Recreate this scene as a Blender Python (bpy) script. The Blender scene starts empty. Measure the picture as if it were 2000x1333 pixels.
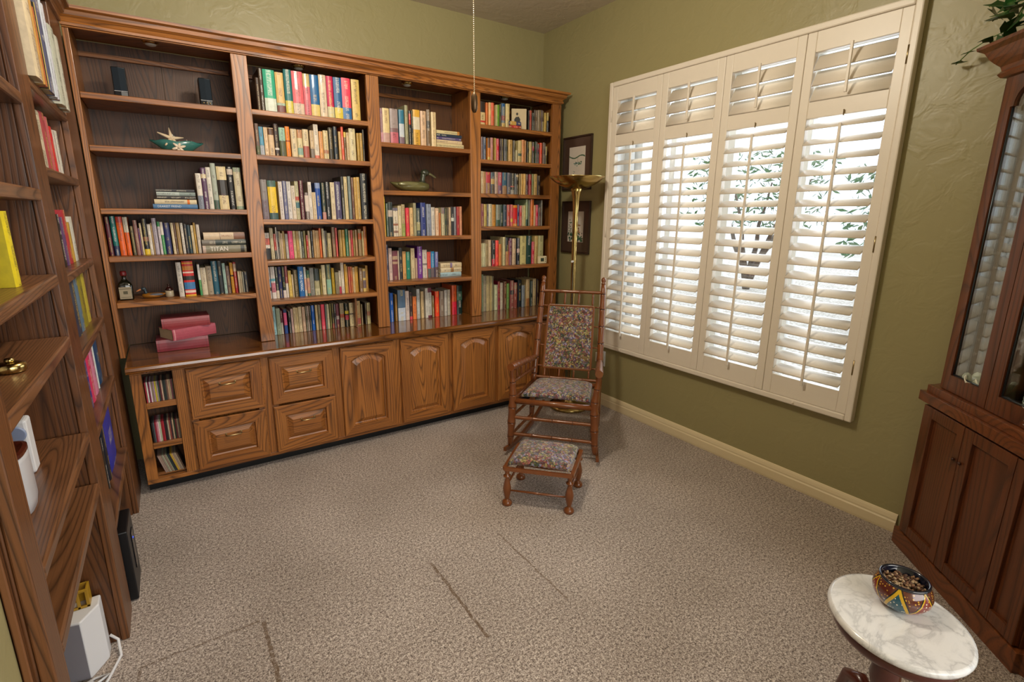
import bpy, math, random
from mathutils import Vector, Matrix
random.seed(7)
PI=math.pi
S=bpy.context.scene
COL=S.collection
# ---------------------------------------------------------------- camera
cam_d=bpy.data.cameras.new('camera'); cam=bpy.data.objects.new('camera',cam_d); COL.objects.link(cam)
cam_d.sensor_width=36; cam_d.lens=982.629*36/2000; cam_d.clip_start=.02
cam_d.shift_x=.0064; cam_d.shift_y=-.00745
_a,_b,_c=[math.radians(v) for v in (33.687,-13.37,.355)]
fw=Vector((math.sin(_a)*math.cos(_b),math.cos(_a)*math.cos(_b),math.sin(_b)))
rt=fw.cross(Vector((0,0,1))).normalized(); up=rt.cross(fw)
r2=math.cos(_c)*rt+math.sin(_c)*up; u2=-math.sin(_c)*rt+math.cos(_c)*up
CP=Vector((-2.601,-3.396,1.399))
M=Matrix.Identity(4)
for i in range(3): M[i][0]=r2[i];M[i][1]=u2[i];M[i][2]=-fw[i];M[i][3]=CP[i]
cam.matrix_world=M
S.camera=cam
def px(P):
    v=Vector(P)-CP; z=v.dot(fw); return (987.2+982.629*v.dot(r2)/z, 651.6-982.629*v.dot(u2)/z)
# ---------------------------------------------------------------- world, lights, exposure
W=bpy.data.worlds.new('sky'); S.world=W; W.use_nodes=True
bg=W.node_tree.nodes['Background']; bg.inputs[0].default_value=(.80,.90,1,1); bg.inputs[1].default_value=1.9
def light(name,kind,loc,energy,color,rot=(0,0,0),size=None,sy=None,radius=None):
    d=bpy.data.lights.new(name,kind); d.energy=energy; d.color=color
    if kind=='AREA': d.shape='RECTANGLE'; d.size=size; d.size_y=sy
    if radius is not None: d.shadow_soft_size=radius
    o=bpy.data.objects.new(name,d); COL.objects.link(o); o.location=loc; o.rotation_euler=rot; return o
light('window_daylight','AREA',(1.9,-1.62,1.9),95,(.80,.90,1),(0,math.radians(80),0),2.2,2.8)
light('assumed_fan_lamp','POINT',(-1.75,-1.75,2.45),62,(1,.91,.76),radius=.10)  # no fixture is built; lamp assumed from the pull chain and shadows
light('added_rear_fill','AREA',(-1.9,-5.9,1.9),135,(1,.97,.93),(PI/2,0,0),3.4,2.2)  # fill added behind the camera for assumed daylight; no window is built there
S.view_settings.view_transform='Standard'; S.view_settings.look='None'; S.view_settings.gamma=1
S.view_settings.use_curve_mapping=False; S.view_settings.exposure=0.0
S.cycles.max_bounces=10; S.cycles.diffuse_bounces=5; S.cycles.glossy_bounces=4; S.cycles.transparent_max_bounces=12
S.cycles.use_denoising=True; S.cycles.sample_clamp_indirect=6
# ---------------------------------------------------------------- materials
def lin(c): return c/12.92 if c<=.04045 else ((c+.055)/1.055)**2.4
def hexc(h): return tuple(lin(int(h[i:i+2],16)/255) for i in (0,2,4))+(1,)
class NT:
    def __init__(s,name):
        s.m=bpy.data.materials.new(name); s.m.use_nodes=True; s.t=s.m.node_tree; s.p=s.t.nodes['Principled BSDF']
    def n(s,typ,ins=None,**kw):
        o=s.t.nodes.new('ShaderNode'+typ)
        for k,v in kw.items(): setattr(o,k,v)
        for k,v in (ins or {}).items():
            if isinstance(v,bpy.types.NodeSocket): s.t.links.new(v,o.inputs[k])
            else: o.inputs[k].default_value=v
        return o
    def math(s,op,a,b=0.0,c=None):
        i={0:a,1:b}
        if c is not None: i[2]=c
        return s.n('Math',i,operation=op).outputs[0]
    def coord(s,kind='Object'): return s.n('TexCoord').outputs[kind]
    def mapp(s,v,scale=(1,1,1),loc=(0,0,0),rot=(0,0,0)):
        return s.n('Mapping',{'Vector':v,'Scale':scale,'Location':loc,'Rotation':rot}).outputs[0]
    def noise(s,v,scale=5,detail=3,rough=.5,dist=0): return s.n('TexNoise',{'Vector':v,'Scale':scale,'Detail':detail,'Roughness':rough,'Distortion':dist}).outputs['Fac']
    def ramp(s,f,stops,interp='LINEAR'):
        o=s.n('ValToRGB',{'Fac':f}); r=o.color_ramp; r.interpolation=interp
        for i,(p,c) in enumerate(stops):
            e=r.elements[i] if i<2 else r.elements.new(p)
            e.position=p; e.color=hexc(c) if isinstance(c,str) else (c,c,c,1)
        return o.outputs[0]
    def mix(s,f,a,b,mode='MIX'):
        o=s.n('Mix',data_type='RGBA',blend_type=mode)
        for k,v in ((0,f),(6,a),(7,b)):
            if isinstance(v,bpy.types.NodeSocket): s.t.links.new(v,o.inputs[k])
            else: o.inputs[k].default_value=v
        return o.outputs[2]
    def bump(s,h,strength=.2,dist=.01): s.set('Normal',s.n('Bump',{'Height':h,'Strength':strength,'Distance':dist}).outputs[0])
    def set(s,k,v):
        if isinstance(v,bpy.types.NodeSocket): s.t.links.new(v,s.p.inputs[k])
        else: s.p.inputs[k].default_value=v
def plain(name,h,rough=.5,metal=0,coat=0,spec=.5,var=0):
    m=NT(name)
    if var:
        f=m.noise(m.coord(),30,4); c=hexc(h)
        m.set('Base Color',m.mix(f,tuple(v*(1-var) for v in c[:3])+(1,),tuple(min(1,v*(1+var)) for v in c[:3])+(1,)))
    else: m.set('Base Color',hexc(h))
    m.set('Roughness',rough); m.set('Metallic',metal); m.set('Coat Weight',coat); m.set('Specular IOR Level',spec)
    return m.m
def oak(name,axis,light='ae7034',mid='8c5424',dark='2e170a',rough=.36,coat=.15,freq=1.0,dens=1.0):
    m=NT(name); v=m.coord(); rnd=m.n('ObjectInfo').outputs['Random']
    off=m.n('CombineXYZ',{0:m.math('MULTIPLY',rnd,17.3),1:m.math('MULTIPLY',rnd,9.1),2:m.math('MULTIPLY',rnd,23.7)}).outputs[0]
    v=m.n('VectorMath',{0:v,1:off},operation='ADD').outputs[0]
    def sc(a,c): return {'x':(a,c,c),'y':(c,a,c),'z':(c,c,a)}[axis]
    n1=m.noise(m.mapp(v,sc(.40,5.2*freq)),1,1.2,.35,.1)
    ln=m.math('FRACT',m.math('MULTIPLY',n1,46*dens))
    line=m.ramp(ln,[(0,.05),(.14,.5),(.4,1),(.85,.9),(1,.3)])
    n2=m.noise(m.mapp(v,sc(5,170)),1,2,.6)
    pores=m.ramp(n2,[(.30,.25),(.47,1)])
    n3=m.noise(m.mapp(v,sc(.8,3)),1,2)
    base=m.mix(m.ramp(n3,[(.3,0.0),(.7,1.0)]),hexc(mid),hexc(light))
    c=m.mix(m.math('MULTIPLY',m.math('SUBTRACT',1,line),.80),base,hexc(dark))
    c=m.mix(m.math('MULTIPLY',m.math('SUBTRACT',1,pores),.55),c,hexc(dark))
    m.set('Base Color',c); m.set('Roughness',rough); m.set('Coat Weight',coat); m.set('Coat Roughness',.12)
    m.bump(m.math('MULTIPLY',pores,line),.12,.002)
    return m.m
OX=oak('oak_grain_x','x'); OY=oak('oak_grain_y','y'); OZ=oak('oak_grain_z','z')
OB=oak('oak_back_panel_shaded','z','66401e','4a2a12','180b04',.5,.0,.9,1.25)  # same oak as the fronts, with the bays' interior shade put into the colour
OTOP=oak('oak_worktop','x','8a5626','704218','321a0a',.13,.6,.7)
OL=oak('oak_left_grain_z','z','784c2a','60391c','201007',.4,.1)
OLY=oak('oak_left_grain_y','y','82593a','6a4428','2a180e',.35,.2)
CH=oak('cherry_z','z','6e3c1e','5e3018','34190c',.32,.25,.6)
CHX=oak('cherry_xy','x','7e4624','6a381a','3a1c0c',.3,.25,.6)
MAP=plain('maple_rocker','74401c',.28,0,.3,var=.25)
MAPD=plain('maple_node','3a1a0a',.4)
MAH=plain('mahogany','4a1c10',.3,0,.3,var=.3)
WHITE=plain('shutter_paint','e2d8c8',.38,var=.02)
WFRAME=plain('window_vinyl','e8e8e6',.4)
BASEW=plain('baseboard_paint','d9c9a4',.42)
BRASS=plain('brass','c2ab70',.18,1)
NICK=plain('antique_nickel','a8946c',.3,1)
BLK=plain('black_plastic','0d0f12',.4); BLKG=plain('black_gloss','0a0d12',.2)
WPL=plain('white_plastic','d6d6d8',.4); GPL=plain('gray_plastic','8c8a92',.5)
DKBR=plain('picture_frame_wood','35241a',.35)
def walls(name,h,h2):
    m=NT(name); v=m.coord(); f=m.noise(v,1.6,3)
    m.set('Base Color',m.mix(f,hexc(h),hexc(h2))); m.set('Roughness',.42)
    a=m.noise(v,38,4,.55); b=m.noise(v,9,3,.6,.6)
    m.bump(m.math('ADD',m.math('MULTIPLY',a,.35),m.ramp(b,[(.45,0.0),(.6,1.0)])),.22,.004); return m.m
SAGE=walls('sage_wall_paint','938a60','999066')
CEIL=walls('ceiling_paint','c8bcaa','ccc0ae')
def carpet():
    m=NT('carpet_pile'); v=m.coord()
    a=m.noise(v,210,2,.75); b=m.noise(v,95,3,.65); c=m.noise(v,2.2,3,.5)
    n=m.math('ADD',m.math('MULTIPLY',a,.6),m.math('MULTIPLY',b,.4))
    col=m.ramp(n,[(.38,'463a34'),(.46,'8c7e74'),(.54,'b8aba0'),(.62,'e0d5ca')])
    col=m.mix(m.ramp(c,[(.35,0.0),(.7,.28)]),col,hexc('8a7a5e'),'MULTIPLY')
    sx=m.n('SeparateXYZ',{0:v}); wob=m.math('MULTIPLY',m.math('SUBTRACT',m.noise(v,22,3),.5),.018)
    X=m.math('ADD',sx.outputs[0],wob); Y=m.math('ADD',sx.outputs[1],wob); tot=None
    def seg(u,w,u0,w0,w1,wd,st):
        d=m.math('ABSOLUTE',m.math('SUBTRACT',u,u0)); k=m.math('LESS_THAN',d,wd)
        k=m.math('MULTIPLY',k,m.math('MULTIPLY',m.math('GREATER_THAN',w,w0),m.math('LESS_THAN',w,w1)))
        return m.math('MULTIPLY',k,st)
    for s in (seg(X,Y,-1.856,-2.185,-1.735,.006,.9),seg(X,Y,-1.518,-2.2,-1.72,.004,.75),seg(Y,X,-1.705,-1.72,-1.6,.002,.4),seg(Y,X,-2.2,-1.83,-1.54,.002,.25),
              seg(Y,X,-1.684,-2.84,-2.49,.0035,.7),seg(X,Y,-2.478,-2.2,-1.69,.0065,.9),seg(X,Y,-2.835,-2.2,-1.69,.004,.7),seg(X,Y,-1.67,-1.28,-1.0,.0025,.45)):
        tot=s if tot is None else m.math('MAXIMUM',tot,s)
    tot=m.math('MULTIPLY',tot,m.ramp(m.noise(v,60,2),[(.3,.2),(.5,1)]))
    col=m.mix(m.math('MULTIPLY',tot,.8),col,hexc('5a4020'))
    m.set('Base Color',col); m.set('Roughness',.95); m.set('Specular IOR Level',.1); m.set('Sheen Weight',.25)
    m.bump(m.math('SUBTRACT',n,m.math('MULTIPLY',tot,.8)),.7,.006); return m.m
CARPET=carpet()
def tapestry():
    m=NT('floral_tapestry'); v=m.coord()
    w=m.n('VectorMath',{0:v,1:m.n('VectorMath',{0:m.n('TexNoise',{'Vector':v,'Scale':30.,'Detail':2.}).outputs['Color'],3:.03},operation='SCALE').outputs[0]},operation='ADD').outputs[0]
    v1=m.n('TexVoronoi',{'Vector':w,'Scale':120.}); v2=m.n('TexVoronoi',{'Vector':w,'Scale':44.})
    h=m.n('SeparateColor',{0:v1.outputs['Color']}).outputs[0]
    pal=m.ramp(h,[(0,'20201c'),(.16,'5a6034'),(.30,'b4aa66'),(.42,'36424a'),(.54,'a49cc0'),(.64,'7a3c38'),(.76,'a85c50'),(.86,'d0c490'),(.94,'4a5240')],'CONSTANT')
    h2=m.n('SeparateColor',{0:v2.outputs['Color']}).outputs[1]
    pal2=m.ramp(h2,[(0,'8a3a3c'),(.25,'8c84a4'),(.5,'4c5a3a'),(.72,'b89c5c'),(.88,'a86466')],'CONSTANT')
    c=m.mix(.32,pal,pal2)
    c=m.mix(m.ramp(m.noise(v,260,2),[(.4,.55),(.6,0)]),c,hexc('181814'))
    m.set('Base Color',c); m.set('Roughness',.85); m.set('Sheen Weight',.3)
    m.bump(m.noise(v,320,2),.4,.003); return m.m
TAP=tapestry()
def marble():
    m=NT('white_marble'); v=m.coord(); n=m.noise(v,9,6,.62,1.2); k=m.noise(v,4,3)
    vein=m.ramp(m.math('ABSOLUTE',m.math('SUBTRACT',n,.5)),[(0,.75),(.035,.25),(.1,0)])
    vein=m.math('MULTIPLY',vein,m.ramp(k,[(.4,.25),(.6,1)]))
    m.set('Base Color',m.mix(m.math('MULTIPLY',vein,.55),hexc('e0e0e0'),hexc('7a7c82'))); m.set('Roughness',.16); m.set('Coat Weight',.3); return m.m
MARB=marble()
def glass(name,tint=(1,1,1,1),ior=1.52):
    m=NT(name); t=m.t; t.nodes.remove(m.p)
    tr=m.n('BsdfTransparent',{0:tint}); gl=m.n('BsdfGlossy',{'Roughness':0.0,'Color':(1,1,1,1)}); bf=m.n('NewGeometry').outputs['Backfacing']; fr=m.n('Fresnel',{'IOR':m.math('ADD',ior,m.math('MULTIPLY',bf,1/ior-ior))})
    mx=m.n('MixShader',{0:fr.outputs[0],1:tr.outputs[0],2:gl.outputs[0]})
    t.links.new(mx.outputs[0],t.nodes['Material Output'].inputs[0]); return m.m
GLASS=glass('clear_glass'); LEADG=glass('leaded_glass',(.9,.95,.93,1),2.1)
# book cover: face colours + printed line of lettering-like marks along the spine
def bookmat():
    m=NT('book_cover'); col=m.n('VertexColor',layer_name='col').outputs[0]; ink=m.n('VertexColor',layer_name='ink').outputs[0]
    uv=m.n('SeparateXYZ',{0:m.n('UVMap',uv_map='uv').outputs[0]}); u,w=uv.outputs[0],uv.outputs[1]
    rnd=m.math('MULTIPLY',m.n('ObjectInfo').outputs['Random'],50)
    vec=lambda a,b: m.n('CombineXYZ',{0:a,1:b,2:rnd}).outputs[0]
    letters=m.noise(vec(m.math('MULTIPLY',u,430),m.math('MULTIPLY',w,4.5)),1,1)
    chunk=m.noise(vec(m.math('MULTIPLY',u,16),0.0),1,1)
    band=m.math('LESS_THAN',m.math('ABSOLUTE',m.math('SUBTRACT',w,.5)),.19)
    k=m.math('MULTIPLY',m.math('MULTIPLY',m.math('GREATER_THAN',letters,.47),m.math('GREATER_THAN',chunk,.47)),band)
    var=m.noise(m.coord(),55,3)
    c=m.mix(m.math('MULTIPLY',k,.5),col,ink)
    c=m.mix(m.ramp(var,[(.3,.18),(.7,0)]),c,hexc('2a241e'))
    m.set('Base Color',c); m.set('Roughness',.42); m.set('Coat Weight',.12); return m.m
BOOK=bookmat(); 
PAGES=plain('page_edges','c9bb98',.8,var=.12)
# ---------------------------------------------------------------- mesh helpers
class MB:
    def __init__(s): s.v=[];s.f=[];s.mi=[];s.sm=[]
    def add(s,vs,fs,mi=0,smooth=False):
        b=len(s.v); s.v+= [tuple(p) for p in vs]; s.f+=[tuple(i+b for i in f) for f in fs]; s.mi+=[mi]*len(fs); s.sm+=[smooth]*len(fs); return s
    def box(s,x0,x1,y0,y1,z0,z1,mi=0):
        v=[(x,y,z) for z in (z0,z1) for y in (y0,y1) for x in (x0,x1)]
        return s.add(v,[(0,2,3,1),(4,5,7,6),(0,1,5,4),(2,6,7,3),(0,4,6,2),(1,3,7,5)],mi)
    def prism(s,poly,fn,a,b,mi=0,smooth=False):
        # poly: 2D outline, fn(u,v,w)->xyz , extruded from w=a to w=b
        n=len(poly); v=[fn(u,w,a) for u,w in poly]+[fn(u,w,b) for u,w in poly]
        s.add(v,[tuple(range(n-1,-1,-1)),tuple(range(n,2*n))],mi)
        b0=len(s.v)-2*n
        s.f+=[(b0+i,b0+(i+1)%n,b0+n+(i+1)%n,b0+n+i) for i in range(n)]; s.mi+=[mi]*n; s.sm+=[smooth]*n; return s
    def lathe(s,prof,c=(0,0,0),n=24,mi=0,smooth=True,ax='z',sx=1,sy=1,rot=0,cap=True):
        vs=[];fs=[]
        for r,z in prof:
            for i in range(n):
                a=2*PI*i/n; x,y=r*math.cos(a)*sx,r*math.sin(a)*sy
                x,y=x*math.cos(rot)-y*math.sin(rot),x*math.sin(rot)+y*math.cos(rot)
                p={'z':(x,y,z),'x':(z,x,y),'y':(x,z,y)}[ax]; vs.append((c[0]+p[0],c[1]+p[1],c[2]+p[2]))
        for k in range(len(prof)-1):
            for i in range(n): fs.append((k*n+i,k*n+(i+1)%n,(k+1)*n+(i+1)%n,(k+1)*n+i))
        s.add(vs,fs,mi,smooth)
        if cap:
            b=len(s.v)-len(vs)
            s.f+=[tuple(b+i for i in range(n-1,-1,-1)),tuple(b+(len(prof)-1)*n+i for i in range(n))]; s.mi+=[mi]*2; s.sm+=[False]*2
        return s
    def tube(s,pts,r,n=10,mi=0,smooth=True,flat=1.0):
        pts=[Vector(p) for p in pts]; rs=r if isinstance(r,(list,tuple)) else [r]*len(pts)
        vs=[];fs=[];u=None
        for k,p in enumerate(pts):
            t=(pts[min(k+1,len(pts)-1)]-pts[max(k-1,0)])
            if t.length<1e-9: t=Vector((0,0,1))
            t.normalize()
            if u is None: u=t.orthogonal().normalized() if abs(t.z)<.9 else (Vector((1,0,0))-t*t.x).normalized()
            u=(u-t*u.dot(t)); u=u.normalized() if u.length>1e-6 else t.orthogonal().normalized()
            w=t.cross(u)
            for i in range(n):
                a=2*PI*i/n; vs.append(p+u*(rs[k]*math.cos(a))+w*(rs[k]*flat*math.sin(a)))
        for k in range(len(pts)-1):
            for i in range(n): fs.append((k*n+i,k*n+(i+1)%n,(k+1)*n+(i+1)%n,(k+1)*n+i))
        s.add(vs,fs,mi,smooth); b=len(s.v)-len(vs)
        s.f+=[tuple(b+i for i in range(n-1,-1,-1)),tuple(b+(len(pts)-1)*n+i for i in range(n))]; s.mi+=[mi]*2; s.sm+=[False]*2
        return s
    def ellip(s,c,r,n=14,m=9,mi=0,rot=None):
        vs=[];fs=[]
        for j in range(1,m):
            t=PI*j/m
            for i in range(n):
                a=2*PI*i/n; p=Vector((r[0]*math.sin(t)*math.cos(a),r[1]*math.sin(t)*math.sin(a),r[2]*math.cos(t)))
                if rot: p=rot@p
                vs.append(Vector(c)+p)
        for q in (Vector((0,0,r[2])),Vector((0,0,-r[2]))): vs.append(Vector(c)+(rot@q if rot else q))
        T=(m-1)*n
        for j in range(m-2):
            for i in range(n): fs.append((j*n+i,(j+1)*n+i,(j+1)*n+(i+1)%n,j*n+(i+1)%n))
        for i in range(n): fs.append((T,i,(i+1)%n)); fs.append((T+1,(m-2)*n+(i+1)%n,(m-2)*n+i))
        return s.add(vs,fs,mi,True)
    def build(s,name,mats,parent=None,bevel=0,sub=0,seg=2,solid=0):
        me=bpy.data.meshes.new(name); me.from_pydata(s.v,[],s.f)
        for m in (mats if isinstance(mats,(list,tuple)) else [mats]): me.materials.append(m)
        me.polygons.foreach_set('material_index',s.mi); me.polygons.foreach_set('use_smooth',s.sm); me.update()
        o=bpy.data.objects.new(name,me); COL.objects.link(o)
        if parent: par(o,parent)
        if solid: mo=o.modifiers.new('thick','SOLIDIFY'); mo.thickness=solid; mo.offset=0
        if bevel: mo=o.modifiers.new('edge','BEVEL'); mo.width=bevel; mo.segments=seg; mo.limit_method='ANGLE'; mo.angle_limit=.7
        if sub: mo=o.modifiers.new('smooth','SUBSURF'); mo.levels=sub; mo.render_levels=sub
        return o
WM={}
def wm(o): return WM.get(o.name,Matrix.Identity(4))
def par(o,p): o.parent=p; o.matrix_parent_inverse=wm(p).inverted()
def tag(o,label=None,cat=None,group=None,kind=None):
    if label: o['label']=label
    if cat: o['category']=cat
    if group: o['group']=group
    if kind: o['kind']=kind
    return o
def thing(name,loc,label,cat,group=None):
    o=bpy.data.objects.new(name,None); COL.objects.link(o); o.location=loc; o.empty_display_size=.05; WM[o.name]=Matrix.Translation(Vector(loc))
    return tag(o,label,cat,group)
def BX(name,mats,parent,x0,x1,y0,y1,z0,z1,bevel=0): return MB().box(x0,x1,y0,y1,z0,z1).build(name,mats,parent,bevel)
def copy_tree(src,delta,label=None,name=None):
    r=src.copy(); COL.objects.link(r); r.location=src.location+Vector(delta)
    if label: r['label']=label
    for ch in [o for o in COL.objects if o.parent==src]:
        c=ch.copy(); COL.objects.link(c); c.parent=r
        for g in [o for o in COL.objects if o.parent==ch]:
            d=g.copy(); COL.objects.link(d); d.parent=c
    return r
XYZ=lambda u,v,w:(u,v,w)
# ---------------------------------------------------------------- room shell
H=2.74
def struct(name,mb,mat,bevel=0): return tag(mb.build(name,mat,None,bevel),kind='structure')
struct('floor',MB().box(-4.6,.12,-6.2,.12,-.06,0),CARPET)
struct('ceiling',MB().box(-4.6,.14,-6.2,.14,H,H+.08),CEIL)
struct('wall_back',MB().box(-3.3,.14,0,.14,0,H),SAGE)
WY0,WY1,WZ0,WZ1=-.83,-2.41,.5,2.19       # window opening
struct('wall_right',MB().box(0,.14,WY0,0,0,H).box(0,.14,-3.29,WY1,0,H).box(0,.14,WY1,WY0,0,WZ0).box(0,.14,WY1,WY0,WZ1,H),SAGE)
struct('wall_left',MB().box(-3.3,-3.18,-2.34,0,0,H).box(-3.3,-2.905,-6.2,-2.335,0,H).box(-3.18,-2.905,-2.335,0,2.3,H),SAGE)
struct('wall_front',MB().box(-.95,.14,-3.42,-3.29,0,H).box(-4.6,.14,-6.32,-6.2,0,H),SAGE)
bb=[(0,0),(.014,0),(.016,.012),(.016,.05),(.012,.056),(.012,.064),(.008,.078),(.004,.086),(0,.088)]
struct('baseboard_right',MB().prism([(-u,z) for u,z in bb],lambda u,v,w:(u,w,v),-2.70,-.0),BASEW)
struct('baseboard_back',MB().prism(bb,lambda u,v,w:(w,-u,v),-.055,-.017),BASEW)
struct('baseboard_left',MB().prism(bb,lambda u,v,w:(-2.905+u,w,v),-6.2,-2.34),BASEW)
# window behind the shutters
w1=MB()
for y0,y1 in ((WY0-.05,WY0),(WY1,WY1+.05),(-1.65,-1.59)): w1.box(.07,.125,min(y0,y1),max(y0,y1),WZ0,WZ1)
w1.box(.07,.125,WY1,WY0,WZ0,WZ0+.05).box(.07,.125,WY1,WY0,WZ1-.05,WZ1)
for yc in (-1.23,-2.03): w1.box(.08,.12,yc-.02,yc+.02,WZ0+.05,WZ1-.05)
w1.box(.0,.07,WY1,WY0,WZ0,WZ0+.01)
w1.box(.0,.07,WY0-.012,WY0,WZ0+.011,WZ1).box(.0,.07,WY1,WY1+.012,WZ0+.011,WZ1).box(.14,.16,WY0-.10,WY0+.02,WZ0,WZ1)
win=struct('window_1',w1,WFRAME,.003)
tag(MB().box(.098,.102,WY1+.03,WY0-.03,WZ0+.03,WZ1-.03).build('window_pane',GLASS,win))
# ---------------------------------------------------------------- outdoors seen between the louvers
GRAV=NT('gravel'); GRAV.set('Base Color',GRAV.ramp(GRAV.noise(GRAV.coord(),30,4),[(.35,'a89a8a'),(.6,'e6dfd4')])); GRAV.set('Roughness',.9)
struct('ground',MB().box(.14,22,-14,12,-.2,-.12),GRAV.m)
LEAF=plain('leaf_green','4c6a3c',.6,var=.4); BARK=plain('bark','5a4a3c',.8)
def tree(x,y,h,r,seed,label):
    rd=random.Random(seed); t=thing('desert_tree',(x,y,-.12),label,'tree','desert trees outside')
    tr=MB()
    for k in range(5):
        a=2*PI*k/5+rd.random(); pts=[(x,y,-.12)]
        for j in range(1,6): q=j/5; pts.append((x+math.cos(a)*r*.7*q**1.3+rd.uniform(-.05,.05),y+math.sin(a)*r*.7*q**1.3+rd.uniform(-.05,.05),-.12+h*.85*q))
        tr.tube(pts,[.07*(1-.8*j/5) for j in range(6)],7)
    tr.build('branches',BARK,t)
    fo=MB()
    for k in range(900):
        a=rd.uniform(0,2*PI); q=math.sqrt(rd.random()); zz=h*(.45+.55*rd.random())
        c=Vector((x+math.cos(a)*q*r,y+math.sin(a)*q*r,zz)); d=Vector((rd.uniform(-1,1),rd.uniform(-1,1),rd.uniform(-1,1))).normalized(); e=d.orthogonal().normalized()
        L=.09; fo.add([c-d*L,c+e*L*.3,c+d*L,c-e*L*.3],[(0,1,2,3)])
    fo.build('foliage',LEAF,t)
tree(5.2,-1.2,2.0,1.1,3,'leafy desert tree outside, seen between the lower shutter slats')
tree(7.5,2.6,2.6,1.4,4,'farther desert tree outside the left shutters')
tree(2.3,3.6,2.9,1.5,6,'bushy tree outside, mirrored in the china cabinet glass')
# ---------------------------------------------------------------- plantation shutters
fr=thing('window_surround',(0,-1.62,.457),'cream white outer frame holding the four plantation shutters','window frame')
f=MB(); Y0,Y1,Z0,Z1=-.776,-2.467,.457,2.24
f.box(-.042,0,Y0-.03,Y0,Z0,Z1).box(-.042,0,Y1,Y1+.03,Z0,Z1).box(-.042,0,Y1+.03,Y0-.03,Z0,Z0+.03).box(-.042,0,Y1+.03,Y0-.03,Z1-.03,Z1)
f.build('frame_moulding',WHITE,fr,.006)
kb=MB()
for y in (-1.0,-1.38,-2.2): kb.ellip((-.046,y,.472),(.006,.006,.006),8,6)
kb.build('magnet_catch',WHITE,fr)
def louver(yc,w,zc,wd,tilt):
    # pointed-ellipse slat, inner edge down
    prof=[];n=10
    for i in range(n):
        a=2*PI*i/n; prof.append((wd/2*math.cos(a),.0052*math.sin(a)))
    ct,st=math.cos(tilt),math.sin(tilt); mb=MB()
    mb.prism(prof,lambda u,v,t:(-.016+u*ct-v*st,t,zc+u*st+v*ct),yc-w/2,yc+w/2,0,True); return mb
PY=[(-.807,-1.209),(-1.211,-1.619),(-1.621,-2.030),(-2.032,-2.437)]
names=['leftmost tall white shutter panel nearest the brass lamp','second white shutter panel from the left','third white shutter panel from the left','rightmost and largest looking white shutter panel nearest the china cabinet']
for k,(a,b) in enumerate(PY):
    t=thing('plantation_shutter',(-.02,(a+b)/2,.488),names[k],'shutter','plantation shutter panels')
    yc=(a+b)/2; s=.042; za,zb=.488,2.209
    MB().box(-.036,-.004,a-s,a,za,zb).build('stile',WHITE,t,.003); MB().box(-.036,-.004,b,b+s,za,zb).build('stile',WHITE,t,.003)
    MB().box(-.035,-.005,b+s,a-s,2.122,zb).build('top_rail',WHITE,t,.002)
    MB().box(-.035,-.005,b+s,a-s,1.838,1.918).build('middle_rail',WHITE,t,.002)
    MB().box(-.035,-.005,b+s,a-s,za,.592).build('bottom_rail',WHITE,t,.002)
    w=(a-b)-2*s-.006
    for j in range(3): louver(yc,w,1.946+j*.066,.082,math.radians(60)).build('louver',WHITE,t)
    for j in range(18): louver(yc,w,.628+j*.0692,.078,math.radians(27)).build('louver',WHITE,t)
    MB().box(-.062,-.052,yc-.006,yc+.006,1.925,2.128).build('tilt_rod',WHITE,t,.002)
    MB().box(-.062,-.052,yc-.006,yc+.006,.575,1.80).build('tilt_rod',WHITE,t,.002)
    MB().tube([(-.04,yc,1.832),(-.04,yc,1.852),(-.044,yc,1.856)],.003,6).build('rod_clip',NICK,t)
    if k in (0,3):
        ye=a+.002 if k==0 else b-.002
        for z in (.72,1.28,2.03): MB().tube([(-.040,ye,z-.035),(-.040,ye,z+.035)],.004,8).build('hinge',WHITE if k==0 else NICK,t)
# ---------------------------------------------------------------- back bookcase
DF=-.326; BZ=[(-2.84,-2.221),(-2.147,-1.534),(-1.46,-.848),(-.77,-.163)]
bc=thing('bookcase',(-1.5,-.17,.684),'long oak bookcase with four shelf bays standing on the low cabinets against the back wall','bookcase')
FZ=DF-.012
for x0,x1 in ((-2.862,-2.84),(-2.221,-2.147),(-1.534,-1.46),(-.848,-.77)): BX('stile',OZ,bc,x0,x1,FZ,DF+.01,.686,2.17,.002)
BX('stile',OZ,bc,-.163,-.086,FZ,DF+.01,.686,2.17,.002)
for x in (-2.85,-2.184,-1.497,-.809,-.105): BX('side_panel' if x in (-2.85,-.105) else 'divider',OZ,bc,x-.0095,x+.0095,DF+.012,-.024,.686,2.20)
BX('rail',OX,bc,-2.862,-.086,FZ,DF+.01,2.172,2.215,.002)
BX('top_board',OX,bc,-2.86,-.09,DF+.012,-.02,2.205,2.222)
cr=[(.0,2.176),(-.010,2.178),(-.012,2.188),(-.006,2.196),(-.012,2.206),(-.026,2.216),(-.030,2.232),(-.046,2.238),(-.048,2.250),(.0,2.250)]
c_=MB(); 
def crown(cmb):
    n=len(cr); vs=[];fs=[]
    for q in range(3):
        for u,z in cr:
            if q==0: vs.append((-2.864,FZ+u,z))
            elif q==1: vs.append((-.086-u,FZ+u,z))
            else: vs.append((-.086-u,-.012,z))
    for q in range(2):
        for i in range(n): fs.append((q*n+i,q*n+(i+1)%n,(q+1)*n+(i+1)%n,(q+1)*n+i))
    fs.append(tuple(range(n-1,-1,-1))); fs.append(tuple(range(2*n,3*n))); cmb.add(vs,fs)
crown(c_); c_.build('crown_moulding',OX,bc)
SH=[(1.918,1.694,1.413,1.187,.963),(1.92,1.697,1.361,1.136,.914),(1.813,1.535,1.255,.970),(1.978,1.757,1.535,1.312,1.03)]
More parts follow.
